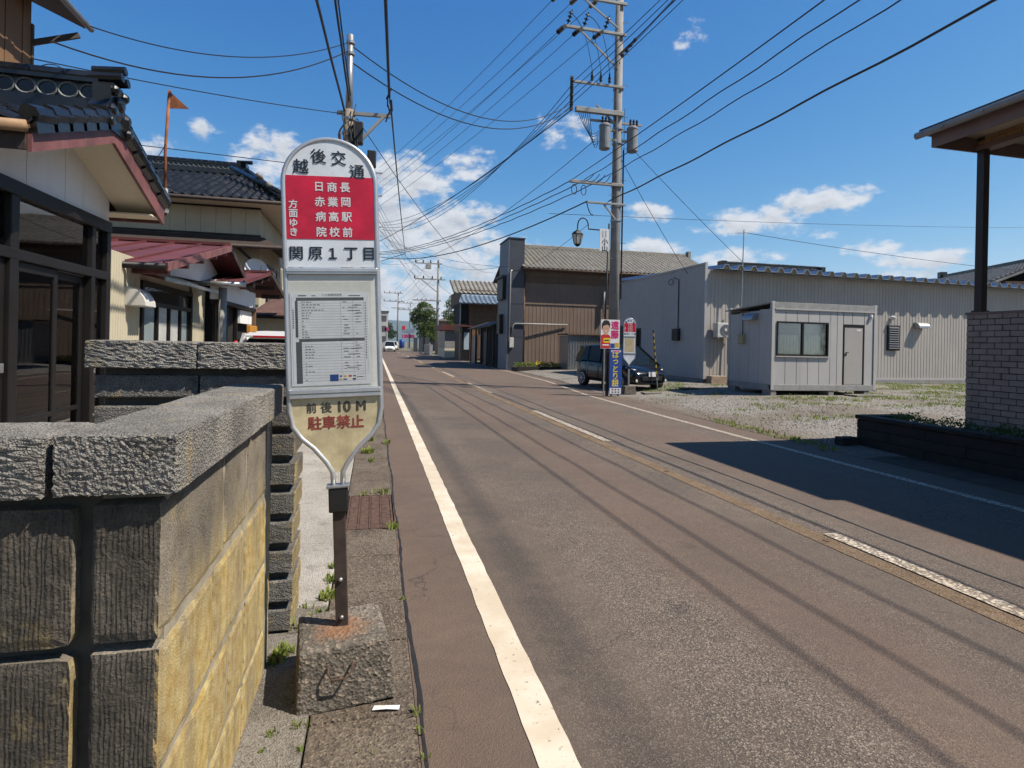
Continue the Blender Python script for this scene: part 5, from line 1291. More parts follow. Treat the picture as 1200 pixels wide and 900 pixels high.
# left end
for k in range(4):
    y0 = SY0 + .1 + k * (SY1 - SY0 - .2) / 4; bx('end_panel', SX0 + .015, SX0 + .05, y0 + .004, y0 + (SY1 - SY0 - .2) / 4 - .004, zb_ + .06, zt_ - .22 - .03 * k, SHEDW, sh, .004)
bx('back_wall', SX0 + .1, SX1 - .1, SY1 - .05, SY1 - .02, zb_, zt_ - .2, SHEDW, sh); bx('end_wall', SX1 - .05, SX1 - .02, SY0 + .1, SY1 - .1, zb_, zt_ - .2, SHEDW, sh)
obj('roof', MB().slab((SX0 - .03, SY0 + .0, zt_ - .02), (SX1 + .03, SY0 + .0, zt_ - .02), (SX1 + .03, SY1 + .15, zt_ - .16), (SX0 - .03, SY1 + .15, zt_ - .16), .035), STEELG, sh)
obj('vent_hood', MB().prism([(0, 2.45)] + [(.22 * math.sin(R(a)), 2.45 + .2 * math.cos(R(a))) for a in range(90, -1, -18)], (SY0 + .65, SY0 + 1.15), lambda p, q, t: (SX0 + .012 - p, t, q)), GALV, sh)
bx('meter_box', SX0 - .10, SX0 + .014, SY0 + 1.25, SY0 + 1.5, 1.72, 2.02, plain('meter_ochre', (.40, .36, .20), .6, .1, 5, 0), sh, .015)
obj('conduit', MB().tube([(SX0 - .01, SY0 + 1.37, 2.02), (SX0 - .01, SY0 + 1.37, 2.7)], .012, 6), DKFRAME, sh)
stp = thing('doorstep_slab', 'flat pale concrete slab on the ground below the hut door', 'slab', (14.6, 14.5, hz)); bx('slab', dx0 - .1, dx1 + .3, SY0 - .62, SY0 - .12, lz(14.5, 14.4) - .02, lz(14.5, 14.4) + .05, WALKC, stp, .012)

# ---------------------------------------------------------------- grey ribbed warehouse
wh = thing('warehouse', 'long grey ribbed-metal warehouse with folded sheet roof behind the hut', 'warehouse', (22, 26, .2))
c0, c1 = Vector((12.4, 20.14, .0)), Vector((36, 21.3, .0)); fu = (c1 - c0).normalized()
obj('front_wall', ribbed((c0.x, c0.y, .36), fu, (c1 - c0).length, 4.25, .17, .010, .4), GREYW, wh)
obj('side_wall', ribbed((12.4, 28.2, .36), (0, -1, 0), 28.2 - 20.14, 4.46, .30, .007, .5), SIDEW, wh)
bx('plinth', 12.45, 36, 20.2, 20.30, 0, .38, POLEC, wh); bx('plinth', 12.43, 12.5, 20.2, 28.2, 0, .38, POLEC, wh)
bx('corner_trim', 12.355, 12.46, 20.07, 20.15, .36, 4.88, SHEDW, wh)
obj('base_rail', MB().beam((19.3, 20.43, .40), (36, 21.25, .40), .05, .06), SHEDW, wh)
bx('parapet_cap', 12.36, 12.46, 20.16, 28.2, 4.80, 4.87, SHEDW, wh)
# folded roof sheets, eave ends open
pit = .62; n = 38; m = MB(); ENDS = []; yF = -.55
for k in range(n):
    a = k * pit + .25
    prof = [(a, 0), (a + .17, 0), (a + .26, .17), (a + .36, .17), (a + .45, 0) if False else (a + .53, 0)]
    prof = [(a, 0), (a + .14, 0), (a + .24, .17), (a + .38, .17), (a + .48, 0), (a + pit, 0)]
    nrm_ = Vector((-fu.y, fu.x, 0))
    def W(q, d, zz): p = c0 + fu * q + nrm_ * d; return (p.x, p.y, zz)
    vs = [W(q, yF, 4.60 + zz) for q, zz in prof] + [W(q, 8, 4.95 + zz) for q, zz in prof]
    m.add(vs, [(i, i + 1, 7 + i, 6 + i) for i in range(5)])
    pr2 = [(a + .14, 0), (a + .24, .17), (a + .38, .17), (a + .48, 0)]
    ENDS.append([W(q, yF + .06, 4.60 + zz - .008) for q, zz in pr2])
rfm = obj('roof', m, BLUESH, wh); sol = rfm.modifiers.new('thickness', 'SOLIDIFY'); sol.thickness = .02
for q_ in ENDS: obj('sheet_end', MB().add(q_, [(0, 1, 2, 3)]), YELLOWR, rfm)
obj('eave_beam', MB().beam(W(.2, -.1, 4.56), W(23.5, -.1, 4.56), .06, .06), STEELG, wh)
# fittings on the front
def FQ(x, d, z_):
    q = (x - c0.x) / fu.x; p = c0 + fu * q + Vector((fu.y, -fu.x, 0)) * d; return Vector((p.x, p.y, z_))
ac = thing('air_conditioner', 'white outdoor air conditioner unit mounted on the grey warehouse front', 'air conditioner', tuple(FQ(13.0, .2, 1.95)))
p0 = FQ(12.72, .05, 1.98); bx('casing', p0.x, p0.x + .80, p0.y - .36, p0.y - .04, 1.98, 2.54, ACW, ac, .02)
obj('fan_ring', MB().tube([(p0.x + .34 + .21 * math.cos(a), p0.y - .365, 2.26 + .21 * math.sin(a)) for a in [i * .314 for i in range(21)]], .012, 6), INKL, ac)
obj('fan_grille', MB().lathe((p0.x + .34, p0.y - .362, 2.26), [(.20, 0), (.19, -.006), (.0, -.008)], 20, 'Y'), INKG, ac)
fb = MB()
for k in range(12): a = k * math.pi / 6; fb.beam((p0.x + .34, p0.y - .375, 2.26), (p0.x + .34 + .2 * math.cos(a), p0.y - .375, 2.26 + .2 * math.sin(a)), .008, .008)
obj('grille_bars', fb.lathe((p0.x + .34, p0.y - .38, 2.26), [(.06, 0), (.05, -.01), (0, -.012)], 12, 'Y'), ACW, ac)
bx('service_cover', p0.x + .62, p0.x + .82, p0.y - .375, p0.y - .05, 2.02, 2.34, ACW, ac, .015)
bx('bracket', p0.x + .03, p0.x + .08, p0.y - .36, p0.y, 1.93, 1.98, GALV, ac); bx('bracket', p0.x + .72, p0.x + .77, p0.y - .36, p0.y, 1.93, 1.98, GALV, ac)
obj('pipe', MB().tube([(p0.x + .70, p0.y - .1, 2.5), (p0.x + .70, p0.y - .06, 2.95)], .05, 8), ACW, ac, smooth=True)
obj('pipe', MB().tube([(p0.x + .72, p0.y - .08, 2.0), (p0.x + .66, p0.y - .08, .25)], .022, 8), ACW, ac, smooth=True)
a_, b_ = FQ(13.55, .035, 1.15), FQ(14.6, .035, 2.1)
wfm = MB().box(a_.x, b_.x, a_.y - .03, a_.y + .03, 1.12, 1.18).box(a_.x, b_.x, a_.y - .03, a_.y + .03, 2.10, 2.16).box(a_.x, a_.x + .05, a_.y - .03, a_.y + .03, 1.18, 2.1)
wwo = obj('window', wfm, DKFRAME, wh); bx('pane', a_.x + .05, b_.x, a_.y - .005, a_.y, 1.18, 2.1, CARGLASS, wwo); bx('mullion', a_.x + .05, b_.x, a_.y - .02, a_.y - .006, 1.6, 1.63, DKFRAME, wwo)
lp0 = FQ(21.42, .035, 1.66)
lv = bx('louvre_window', lp0.x, lp0.x + .62, lp0.y - .04, lp0.y + .01, 1.62, 2.70, DKFRAME, wh)
for k in range(10): obj('slat', MB().slab((lp0.x + .05, lp0.y - .075, 1.70 + k * .097), (lp0.x + .57, lp0.y - .075, 1.70 + k * .097), (lp0.x + .57, lp0.y - .042, 1.77 + k * .097), (lp0.x + .05, lp0.y - .042, 1.77 + k * .097), .01), SLATE, lv)
vh = FQ(23.2, .03, 2.7); obj('vent_hood', MB().prism([(0, 2.64), (-.02, 2.62), (-.30, 2.62)] + [(-.30 * math.sin(R(a)), 2.64 + .24 * math.cos(R(a))) for a in range(80, -1, -16)], (vh.x - .28, vh.x + .28), lambda p, q, t: (t, vh.y + p, q)), GALV, wh)
vh = FQ(21.75, .03, 2.95); obj('flood_lamp', MB().lathe((vh.x - .1, vh.y - .12, 3.02), [(.03, -.1), (.10, .05), (.1, .1)], 10, 'Y').tube([(vh.x - .1, vh.y, 3.0), (vh.x - .1, vh.y - .2, 3.02)], .02, 6), LETW, wh)
# fittings on the side wall
bx('meter_box', 12.24, 12.38, 21.9, 22.4, 1.85, 2.35, BLACK, wh, .02); obj('conduit', MB().tube([(12.37, 22.1, 2.35), (12.37, 22.1, 4.4), (12.2, 22.2, 4.5)], .02, 6), DKFRAME, wh)
obj('cable_coil', MB().tube([(12.28, 22.6 + .2 * math.cos(a), 4.35 + .12 * math.sin(a)) for a in [i * .5 for i in range(14)]], .015, 5), WIRE, wh)
wsd = bx('side_window', 12.36, 12.385, 25.6, 26.3, 1.2, 2.45, DKFRAME, wh); bx('pane', 12.352, 12.359, 25.7, 26.2, 1.3, 2.35, CARGLASS, wsd)
wsd = bx('side_door', 12.36, 12.385, 27.2, 28.1, .4, 2.6, SLATE, wh)
blk = thing('stone_step', 'pale stone block at the foot of the warehouse corner', 'block', (12.9, 19.9, .2)); bx('stone', 12.5, 13.2, 19.75, 20.1, .15, .50, plain('sandstone', (.36, .27, .19), .9, .2, 8, .3, 50), blk, .02)
ms = thing('antenna_mast', 'thin antenna mast standing at the warehouse eave beside the hut', 'antenna', (13.75, 20.0, .2))
obj('mast', MB().tube([(13.72, 19.75, 2.6), (13.78, 19.75, 6.15)], .022, 6), GALV, ms); obj('bracket', MB().tube([(13.4, 19.75, 6.0), (14.0, 19.75, 6.05)], .012, 5).tube([(13.72, 19.75, 4.2), (13.72, 20.1, 4.2)], .012, 5), GALV, ms)

# ---------------------------------------------------------------- right house: canopy roof, column, brick screen wall, planter
rh = thing('canopy_house', 'house corner at right with wide eave on a brown column above a brick wall', 'house', (11, 3, 0))
CXe, CYe = 7.75, 6.93
bw_ = bx('brick_screen', 8.615, 8.80, 2.0, 6.87, 0, 2.12, BRICKJ, rh)
bl, bh = .205, .075
BR = MB().box(0, .012, 0, bl - .012, 0, bh - .0).mesh('brick'); BR.materials.append(BRICKM)
BRH = MB().box(0, .012, 0, bl / 2 - .012, 0, bh).mesh('brick'); BRH.materials.append(BRICKM)
for r in range(22):
    z_ = .25 + r * .0865; y = 6.88; first = True
    while y > 5.72:
        half = first and r % 2; ln = bl / 2 if half else bl
        o = bpy.data.objects.new('brick', BRH if half else BR); COL.objects.link(o); o.parent = bw_; o.location = (8.603 + random.uniform(-.004, .003), y - ln + .006 + random.uniform(-.002, .002), z_ + random.uniform(-.002, .002)); o.rotation_euler = (random.uniform(-.008, .008), 0, random.uniform(-.01, .01)); y -= ln; first = False
    for c in range(1):
        o = bpy.data.objects.new('brick', BRH); COL.objects.link(o); o.parent = bw_; o.rotation_euler = (0, 0, R(-90)); o.location = (8.62 + .0, 6.883, z_)
bx('wall_cap', 8.59, 8.82, 2.0, 6.89, 2.13, 2.165, PINKF, rh)
bx('column', 8.62, 8.73, 6.68, 6.79, 2.166, 4.62, BRONZE, rh, .006)
bx('column_shoe', 8.60, 8.75, 6.66, 6.81, 2.166, 2.19, BRONZE, rh)
# roof slab pieces with fascia, gutter, soffit and brick-faced beam
roofq = MB(); roofq.slab((CXe, -6, 4.80), (CXe, CYe, 4.80), (15, CYe, 5.9), (15, -6, 5.9), .06) if False else None
roofq = MB(); roofq.add([(CXe + .35, -6, 4.84), (CXe + .35, 3.45, 4.84), (CXe, 3.45, 4.80), (CXe, CYe, 4.80), (15, CYe, 4.84), (15, -6, 4.86), (11.5, 2, 6.1)], [(0, 1, 2, 3, 6), (3, 4, 6), (4, 5, 6), (5, 0, 6)])
roofq.add([(CXe + .35, -6, 4.78), (CXe + .35, 3.45, 4.78), (CXe, 3.45, 4.76), (CXe, CYe, 4.76), (15, CYe, 4.78), (15, -6, 4.78)], [(5, 4, 3, 2, 1, 0)])
obj('roof', roofq, DKFRAME, rh)
bx('roof_edge', CXe - .0, CXe + .06, 3.5, CYe + .03, 4.755, 4.835, SLATE, rh); bx('roof_edge', CXe + .062, 15, CYe - .03, CYe + .03, 4.755, 4.83, SLATE, rh)
obj('gutter', MB().tube([(CXe - .06, 3.5, 4.73), (CXe - .06, CYe + .02, 4.73)], .05, 10), STEELG, rh, smooth=True)
for k in range(6): bx('gutter_clip', CXe - .13, CXe + .02, 6.5 - k * .55, 6.52 - k * .55, 4.71, 4.73, GALV, rh)
bx('fascia', CXe + .08, CXe + .11, -6, CYe - .10, 4.54, 4.752, PINKF, rh); bx('fascia', CXe + .112, 15, CYe - .13, CYe - .10, 4.54, 4.752, PINKF, rh)
bx('soffit', CXe + .11, 15, -6, CYe - .13, 4.745, 4.757, CREAM, rh)
bm_ = bx('brick_beam', 8.62, 8.78, 2.0, 6.78, 4.625, 4.742, BRICKJ, rh)
BRT = MB().box(0, .012, 0, .19, 0, .05).mesh('brick'); BRT.materials.append(BRICKT)
for r in range(2):
    for k in range(8):
        o = bpy.data.objects.new('brick', BRT); COL.objects.link(o); o.parent = bm_; o.location = (8.609, 6.78 - (k + 1) * .20 - (.1 if r else 0), 4.630 + r * .057)
bx('lower_beam', 8.60, 8.80, 2.0, 6.80, 4.555, 4.622, PINKF, rh)
bx('house_wall', 10.6, 15, -6, 5.2, 0, 4.74, BRICKM, rh)
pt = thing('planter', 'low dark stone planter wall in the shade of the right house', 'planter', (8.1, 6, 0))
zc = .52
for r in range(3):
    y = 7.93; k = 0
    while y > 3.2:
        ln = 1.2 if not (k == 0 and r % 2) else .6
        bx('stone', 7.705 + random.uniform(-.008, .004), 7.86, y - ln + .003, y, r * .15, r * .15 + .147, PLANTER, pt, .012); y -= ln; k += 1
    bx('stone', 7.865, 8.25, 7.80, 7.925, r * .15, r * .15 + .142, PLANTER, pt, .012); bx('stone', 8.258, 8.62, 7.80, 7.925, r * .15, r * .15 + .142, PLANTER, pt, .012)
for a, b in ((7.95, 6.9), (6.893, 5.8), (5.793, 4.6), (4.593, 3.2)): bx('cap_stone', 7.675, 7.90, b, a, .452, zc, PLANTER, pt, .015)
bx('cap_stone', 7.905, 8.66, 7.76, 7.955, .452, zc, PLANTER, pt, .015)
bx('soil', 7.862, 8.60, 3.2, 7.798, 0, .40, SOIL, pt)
def leafball(m, cx, cy, cz, rx, ry, rz, n, s, rs, flat_=False):
    for _ in range(n):
        while True:
            p = Vector((rs.uniform(-1, 1), rs.uniform(-1, 1), rs.uniform(-1, 1)))
            if .35 < p.length < 1: break
        p = p * (1 + .25 * noise.noise(p * 2.3 + Vector((cx, cy, cz))))
        q = Vector((cx + p.x * rx, cy + p.y * ry, cz + p.z * rz)); n1 = Vector((rs.gauss(0, 1), rs.gauss(0, 1), rs.gauss(0, 1))).normalized(); n2 = n1.orthogonal().normalized(); n3 = n1.cross(n2); k = s * rs.uniform(.6, 1.3)
        m.add([q - n2 * k, q + n3 * k * .5, q + n2 * k, q - n3 * k * .5], [(0, 1, 2, 3)])
rs = random.Random(17)
for cy, ln, lab in ((7.45, .32, 'low green ground cover at the far end of the dark planter'), (6.75, .42, 'low green cushion plant in the middle of the dark planter'), (5.95, .30, 'low green plants in the planter below the brick wall')):
    sh_ = thing('planter_shrub', lab, 'plant', (8.25, cy, .4)); m = MB(); leafball(m, 8.22, cy, .47, .30, ln, .13, 900, .022, rs); obj('foliage', m, FOLIAGE, sh_)
    obj('stems', MB().tube([(8.2, cy, .38), (8.22, cy, .5)], .01, 5).tube([(8.25, cy + .1, .38), (8.2, cy + .15, .5)], .01, 5), BARK, sh_)
rk = thing('kerb_stone', 'short dark stone lying at the end of the planter wall', 'stone', (7.45, 8.0, 0)); obj('stone', rock(7.35, 7.68, 7.85, 8.02, 0, .16, 5, .008, 4), PLANTER, rk)
# ---------------------------------------------------------------- brown house with slate tower front
bh_ = thing('brown_house', 'long brown corrugated house with grey tile roof and flat dark slate street front', 'house', (12, 36, 0))
TY = 34.0
bx('tower_front', 7.78, 8.72, TY, TY + .12, 0, 7.92, SLATE, bh_)
for k in range(3): bx('cladding_seam', 7.80, 8.70, TY - .012, TY - .001, 2.0 + k * 2.0, 2.02 + k * 2.0, SLATE, bh_)
bx('tower_side', 7.74, 7.778, TY + .0, TY + 2.6, 0, 7.88, TOWERG, bh_); bx('tower_body', 7.80, 8.70, TY + .125, TY + 2.6, 0, 7.8, SLATE, bh_)
bx('coping', 7.70, 8.76, TY - .04, TY + 2.62, 7.922, 7.99, SLATE, bh_)
sw = bx('side_window', 7.52, 7.738, TY + .6, TY + 2.2, 4.3, 5.6, DKFRAME, bh_); bx('hood', 7.42, 7.74, TY + .5, TY + 2.3, 5.62, 5.75, SLATE, sw); bx('side_box', 7.5, 7.738, TY + 1.2, TY + 2.0, 2.2, 3.4, DKFRAME, bh_)
obj('drain_pipe', MB().tube([(7.95, TY - .06, 6.0), (7.86, TY - .06, 5.9), (7.86, TY - .06, 1.7)], .045, 8), ACW, bh_, smooth=True)
bx('meter_box', 7.86, 8.12, TY - .14, TY - .013, 1.35, 1.95, ACW, bh_, .02)
obj('conduit', MB().tube([(8.02, TY - .07, 1.95), (8.06, TY - .07, 2.65), (8.2, TY - .07, 2.8), (8.9, TY - .07, 2.8), (11.6, TY + .2, 2.82)], .045, 8), STEELG, bh_, smooth=True)
obj('side_wall', ribbed((8.74, TY + .3, 0), (1, 0, 0), 13, 6.2, .24, .011, .3), TAN, bh_)
bx('floor_band', 8.74, 21.7, TY + .255, TY + .275, 4.02, 4.12, TAN, bh_); bx('eave_shade_band', 8.74, 21.7, TY + .24, TY + .272, 5.35, 5.75, BROWNB, bh_)  # the strip under the eave is the eave shadow painted in dark brown
bx('body', 8.8, 21.7, TY + .36, 42, 0, 6.15, TAN, bh_)
obj('corner_pipe', MB().tube([(8.80, TY + .2, 5.9), (8.80, TY + .2, .1)], .06, 8), BROWNB, bh_, smooth=True)
ey, ry_, rz_ = TY - .25, 38.4, 8.15
obj('roof_deck', MB().slab((8.6, ey, 6.18), (22.2, ey, 6.18), (22.2, ry_, rz_), (8.6, ry_, rz_), .08), BROWNB, bh_)
obj('roof_deck', MB().slab((8.6, ry_, rz_), (22.2, ry_, rz_), (22.2, 43, 6.2), (8.6, 43, 6.2), .08), BROWNB, bh_)
v_s = Vector((0, ry_ - ey, rz_ - 6.18)); stuff(obj('roof_tiles', tile_rows((8.58, ey - .04, 6.2), (1, 0, 0), v_s, 13.7, v_s.length, .30, .27, .045), GREYTILE, bh_, smooth=True))
m = MB(); m.box(8.5, 22.2, ry_ - .12, ry_ + .12, rz_, rz_ + .14)
for k in range(46): m.tube([(8.5 + k * .3, ry_, rz_ + .17), (8.78 + k * .3, ry_, rz_ + .17)], .09, 6)
obj('ridge', m.box(22.1, 22.3, ry_ - .2, ry_ + .2, rz_ - .1, rz_ + .42), GREYTILE, bh_)
obj('eave_gutter', MB().tube([(8.6, ey - .08, 6.1), (22.2, ey - .08, 6.1)], .06, 8), BROWNB, bh_, smooth=True)
obj('white_duct', MB().tube([(14.0, TY + .1, 5.0), (14.0, TY + .1, 3.4)], .10, 8), ACW, bh_, smooth=True)
ss = thing('storage_shed', 'small pale ribbed-metal shed beside the brown house wall', 'shed', (11.6, 31.4, .2))
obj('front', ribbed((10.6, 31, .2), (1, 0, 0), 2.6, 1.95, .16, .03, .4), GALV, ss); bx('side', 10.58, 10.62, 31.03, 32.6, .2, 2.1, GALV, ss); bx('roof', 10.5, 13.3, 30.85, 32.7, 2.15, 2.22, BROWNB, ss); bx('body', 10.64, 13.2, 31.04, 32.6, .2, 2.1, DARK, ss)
fl = thing('flower_bed', 'raised kerbed bed of low green plants along the brown house', 'flower bed', (9.8, 32.6, .1))
bx('kerb', 7.95, 13.4, 32.1, 32.3, 0, .28, PLANTER, fl, .02); bx('soil', 7.95, 13.4, 32.3, 33.6, 0, .22, SOIL, fl)
rs = random.Random(23); m = MB()
for k in range(34): leafball(m, 8.1 + k * .155, 32.7 + rs.uniform(-.2, .4), .34, .2, .25, .16 + rs.random() * .1, 60, .06, rs)
obj('plants', m, GRASS, fl); m = MB(); [leafball(m, 8.5 + rs.random() * 1.2, 32.5, .5, .14, .14, .12, 14, .05, rs) for k in range(6)]; obj('blossoms', m, YELLOW, fl)
lt = thing('dark_lean_to', 'dark open-fronted lean-to with sagging roof beside the slate street front', 'shed', (8.4, 40, 0))
obj('roof', MB().slab((7.35, 37.2, 2.75), (8.9, 37.2, 3.3), (8.9, 47, 3.3), (7.35, 47, 2.75), .08), DKRUST, lt)
for k in range(5): bx('post', 7.55, 7.66, 37.3 + k * 2.3, 37.41 + k * 2.3, 0, 2.75, DKFRAME, lt)
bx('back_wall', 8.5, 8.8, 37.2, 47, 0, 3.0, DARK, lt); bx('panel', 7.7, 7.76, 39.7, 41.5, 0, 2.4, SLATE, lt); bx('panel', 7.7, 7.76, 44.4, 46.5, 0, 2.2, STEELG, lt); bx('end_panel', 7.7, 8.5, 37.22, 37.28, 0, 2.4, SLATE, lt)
hc = thing('timber_house', 'two-storey timber house with grey and blue-grey tile roofs down the street', 'house', (10, 54, 0))
bx('body', 8.1, 14, 51, 60, 0, 5.3, BROWNB, hc)
for k in range(14): bx('wall_board', 8.12 + k * .30, 8.40 + k * .30, 50.95, 50.995, .2, 5.2, BROWNB, hc)
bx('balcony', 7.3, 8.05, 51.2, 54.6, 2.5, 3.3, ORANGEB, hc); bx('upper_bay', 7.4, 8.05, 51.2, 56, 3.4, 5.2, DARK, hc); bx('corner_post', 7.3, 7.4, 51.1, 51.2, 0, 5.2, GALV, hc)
v1 = Vector((0, 2.2, .95)); obj('lower_roof', MB().slab((7.0, 50.1, 5.05), (14, 50.1, 5.05), (14, 52.3, 6.0), (7.6, 52.3, 6.0), .08), BLUETILE, hc)
stuff(obj('roof_tiles', trim(tile_rows((7.0, 50.05, 5.08), (1, 0, 0), v1, 7, v1.length, .42, .3, .05), lambda p: p[0] > 7.0 + (p[1] - 50.1) * .27), BLUETILE, hc))
bx('upper_wall', 7.6, 13, 53, 60, 5.2, 6.5, BROWNB, hc)
v1 = Vector((0, 3.5, 1.5)); obj('upper_roof', MB().slab((6.9, 52.4, 6.1), (13.5, 52.4, 6.1), (13.5, 55.9, 7.6), (6.9, 55.9, 7.6), .08), GREYTILE, hc)
stuff(obj('roof_tiles', tile_rows((6.9, 52.4, 6.13), (1, 0, 0), v1, 6.6, v1.length, .42, .34, .06), GREYTILE, hc))
wfr = bx('shop_window', 7.42, 8.08, 50.4, 50.9, .2, 3.0, DKFRAME, hc); bx('pane', 7.6, 8.05, 50.38, 50.398, 1.0, 2.5, VEILB, wfr); bx('shop_awning', 7.0, 8.3, 49.9, 51, 3.0, 3.12, REDROOF, hc)
bx('timber_door', 8.2, 8.9, 50.80, 50.94, .1, 3.0, ORANGEB, hc)
an = thing('corner_annex', 'small grey annex with pink-red roof edge before the roadside tree', 'annex', (7.8, 64, 0))
bx('wall', 7.3, 9, 62.0, 68, .95, 2.9, STEELG, an); bx('base', 7.28, 9, 61.97, 68, 0, .949, CREAM, an); bx('roof', 6.9, 9.2, 61.6, 68.3, 2.92, 3.5, REDROOF, an)
dwl = thing('garden_wall', 'low dark garden wall and gate posts below the roadside tree', 'wall', (7.2, 84, 0))
for k in range(3): bx('gate_post', 6.9 - k * .4, 7.5 - k * .4, 82 + k * 6, 82.7 + k * 6, 0, 2.3, SLATE, dwl)
bx('panel', 6.6, 7.0, 72, 80, 0, 1.3, STEELG, dwl)
# ---------------------------------------------------------------- trees
def tree(name, label, x, y, blobs, trunk, n, leaf, mat, rs):
    t = thing(name, label, 'tree', (x, y, 0)); tm_ = MB(); tm_.tube([(x, y, -.05), (x + .1, y, trunk * .6), (x - .05, y, trunk)], .22, 8, r2=.1)
    cm = MB()
    for bx_, by_, bz, r_ in blobs:
        tm_.tube([(x, y, trunk * .5), (x + bx_ * .6, y + by_ * .6, (trunk * .5 + bz) / 2 + .3), (x + bx_, y + by_, bz)], .09, 5, r2=.02)
        leafball(cm, x + bx_, y + by_, bz, r_, r_, r_ * .8, int(n * r_ * r_), leaf, rs)
    obj('trunk', tm_, BARK, t, smooth=True); obj('crown', cm, mat, t)
rs = random.Random(31)
tree('roadside_tree', 'dense green roadside tree beyond the small grey annex', 8.0, 98, [(0, 0, 6.9, 1.7), (-1.2, .2, 6.2, 1.3), (1.2, 0, 5.9, 1.4), (.9, 0, 4.4, 1.5), (-.4, 0, 4.6, 1.5), (.4, 0, 3.0, 1.6), (1.3, 0, 2.6, 1.3), (-.2, 0, 7.8, .8), (-1.6, 0, 5.3, .8)], 5, 420, .17, FOLIAGE, rs)
tree('pine_tree', 'layered pine tree rising behind the timber house roof', 11.0, 82, [(-.6, 0, 7.0, .9), (.7, 0, 6.6, 1.0), (0, 0, 7.9, .9), (-.9, 0, 5.6, 1.0), (.6, 0, 5.2, 1.2), (0, 0, 4.2, 1.3)], 7, 380, .15, FOLIAGE, rs)
tree('dark_tree', 'dark evergreen tree far down the left side of the street', 2.6, 190, [(0, 0, 6, 3), (-2, 0, 5, 2.4), (2, 0, 4, 2.2)], 4, 150, .3, DKFOL, rs)
def bare(name, label, x, y, z0, h, rs):
    t = thing(name, label, 'tree', (x, y, 0)); m = MB(); m.tube([(x, y, 0), (x, y, z0)], .2, 6, r2=.12)
    def br(p, d, l, r_, k):
        q = p + d * l; m.tube([p, q], r_, 4, False, r_ * .6)
        if k:
            for _ in range(4): br(p.lerp(q, rs.uniform(.5, 1)), (d + Vector((rs.gauss(0, .5), rs.gauss(0, .5), rs.gauss(.12, .3)))).normalized(), l * rs.uniform(.55, .8), r_ * .55, k - 1)
    for _ in range(4): br(Vector((x, y, z0)), Vector((rs.gauss(0, .6), rs.gauss(0, .6), 1)).normalized(), h * .38, .15, 3)
    obj('trunk', m, BARK, t)
bare('bare_tree', 'leafless tree above the warehouse roof near the brown column', 47.6, 36, 5.6, 3.4, rs)
bare('bare_tree', 'leafless tree top left of the brown column behind the warehouse', 44.6, 36.5, 5.4, 2.8, rs)
# houses behind the warehouse
gr = thing('grey_roof_house', 'house with grey tile gable roof behind the warehouse at far right', 'house', (40, 34, 0))
RA, RB = Vector((43.6, 37.0, 7.45)), Vector((39.6, 26.0, 7.45)); ur = (RB - RA).normalized(); pr3 = Vector((ur.y, -ur.x, 0)) * 3.6; pr3.z = -1.5
EA, EB = RA + pr3, RB + pr3; Bk = Vector((-pr3.x, -pr3.y, pr3.z))
obj('roof_deck', MB().slab(EA, EB, RB, RA, .1), GREYTILE, gr); obj('roof_deck', MB().slab(RA, RB, RB + Bk, RA + Bk, .1), GREYTILE, gr)
stuff(obj('roof_tiles', tile_rows(EA + Vector((0, 0, .05)), ur, RA - EA, (RB - RA).length, (RA - EA).length, .32, .28, .05), GREYTILE, gr, smooth=True))
obj('ridge', MB().beam(RA + Vector((0, 0, .1)), RB + Vector((0, 0, .1)), .3, .3), BLACKTILE, gr)
obj('ridge_end_tile', MB().beam(RA + Vector((0, 0, .2)), RA + ur * .4 + Vector((0, 0, .2)), .5, .6), BLACKTILE, gr)
obj('body', MB().hexa([EA * .0 + Vector((q.x, q.y, 0)) for q in (EA + (RA - EA) * .15, EB + (RA - EA) * .15, RB + Bk * .85, RA + Bk * .85)], [Vector((q.x, q.y, 5.95)) for q in (EA + (RA - EA) * .15, EB + (RA - EA) * .15, RB + Bk * .85, RA + Bk * .85)]), BROWNB, gr)
BKX0, BKX1 = 15.9, 21.0
bk = thing('black_ridge_house', 'house roof ridge of black tiles peeping over the warehouse behind the hut', 'house', (20, 34, 0))
bx('body', 22.7, 30, 31.8, 38, 0, 5.6, BROWNB, bk); obj('roof', MB().slab((22.5, 31.4, 5.75), (30.2, 31.4, 5.75), (30.2, 34.5, 7.08), (22.5, 34.5, 7.08), .1), BLACKTILE, bk); ridge(bk, 22.5, 30.1, 34.5, 7.08, .3, True)
obj('ridge_end_tile', MB().box(30.0, 30.35, 34.2, 34.8, 6.6, 7.35), BLACKTILE, bk); obj('ridge_end_tile', MB().box(22.3, 22.65, 34.2, 34.8, 6.6, 7.4), BLACKTILE, bk)

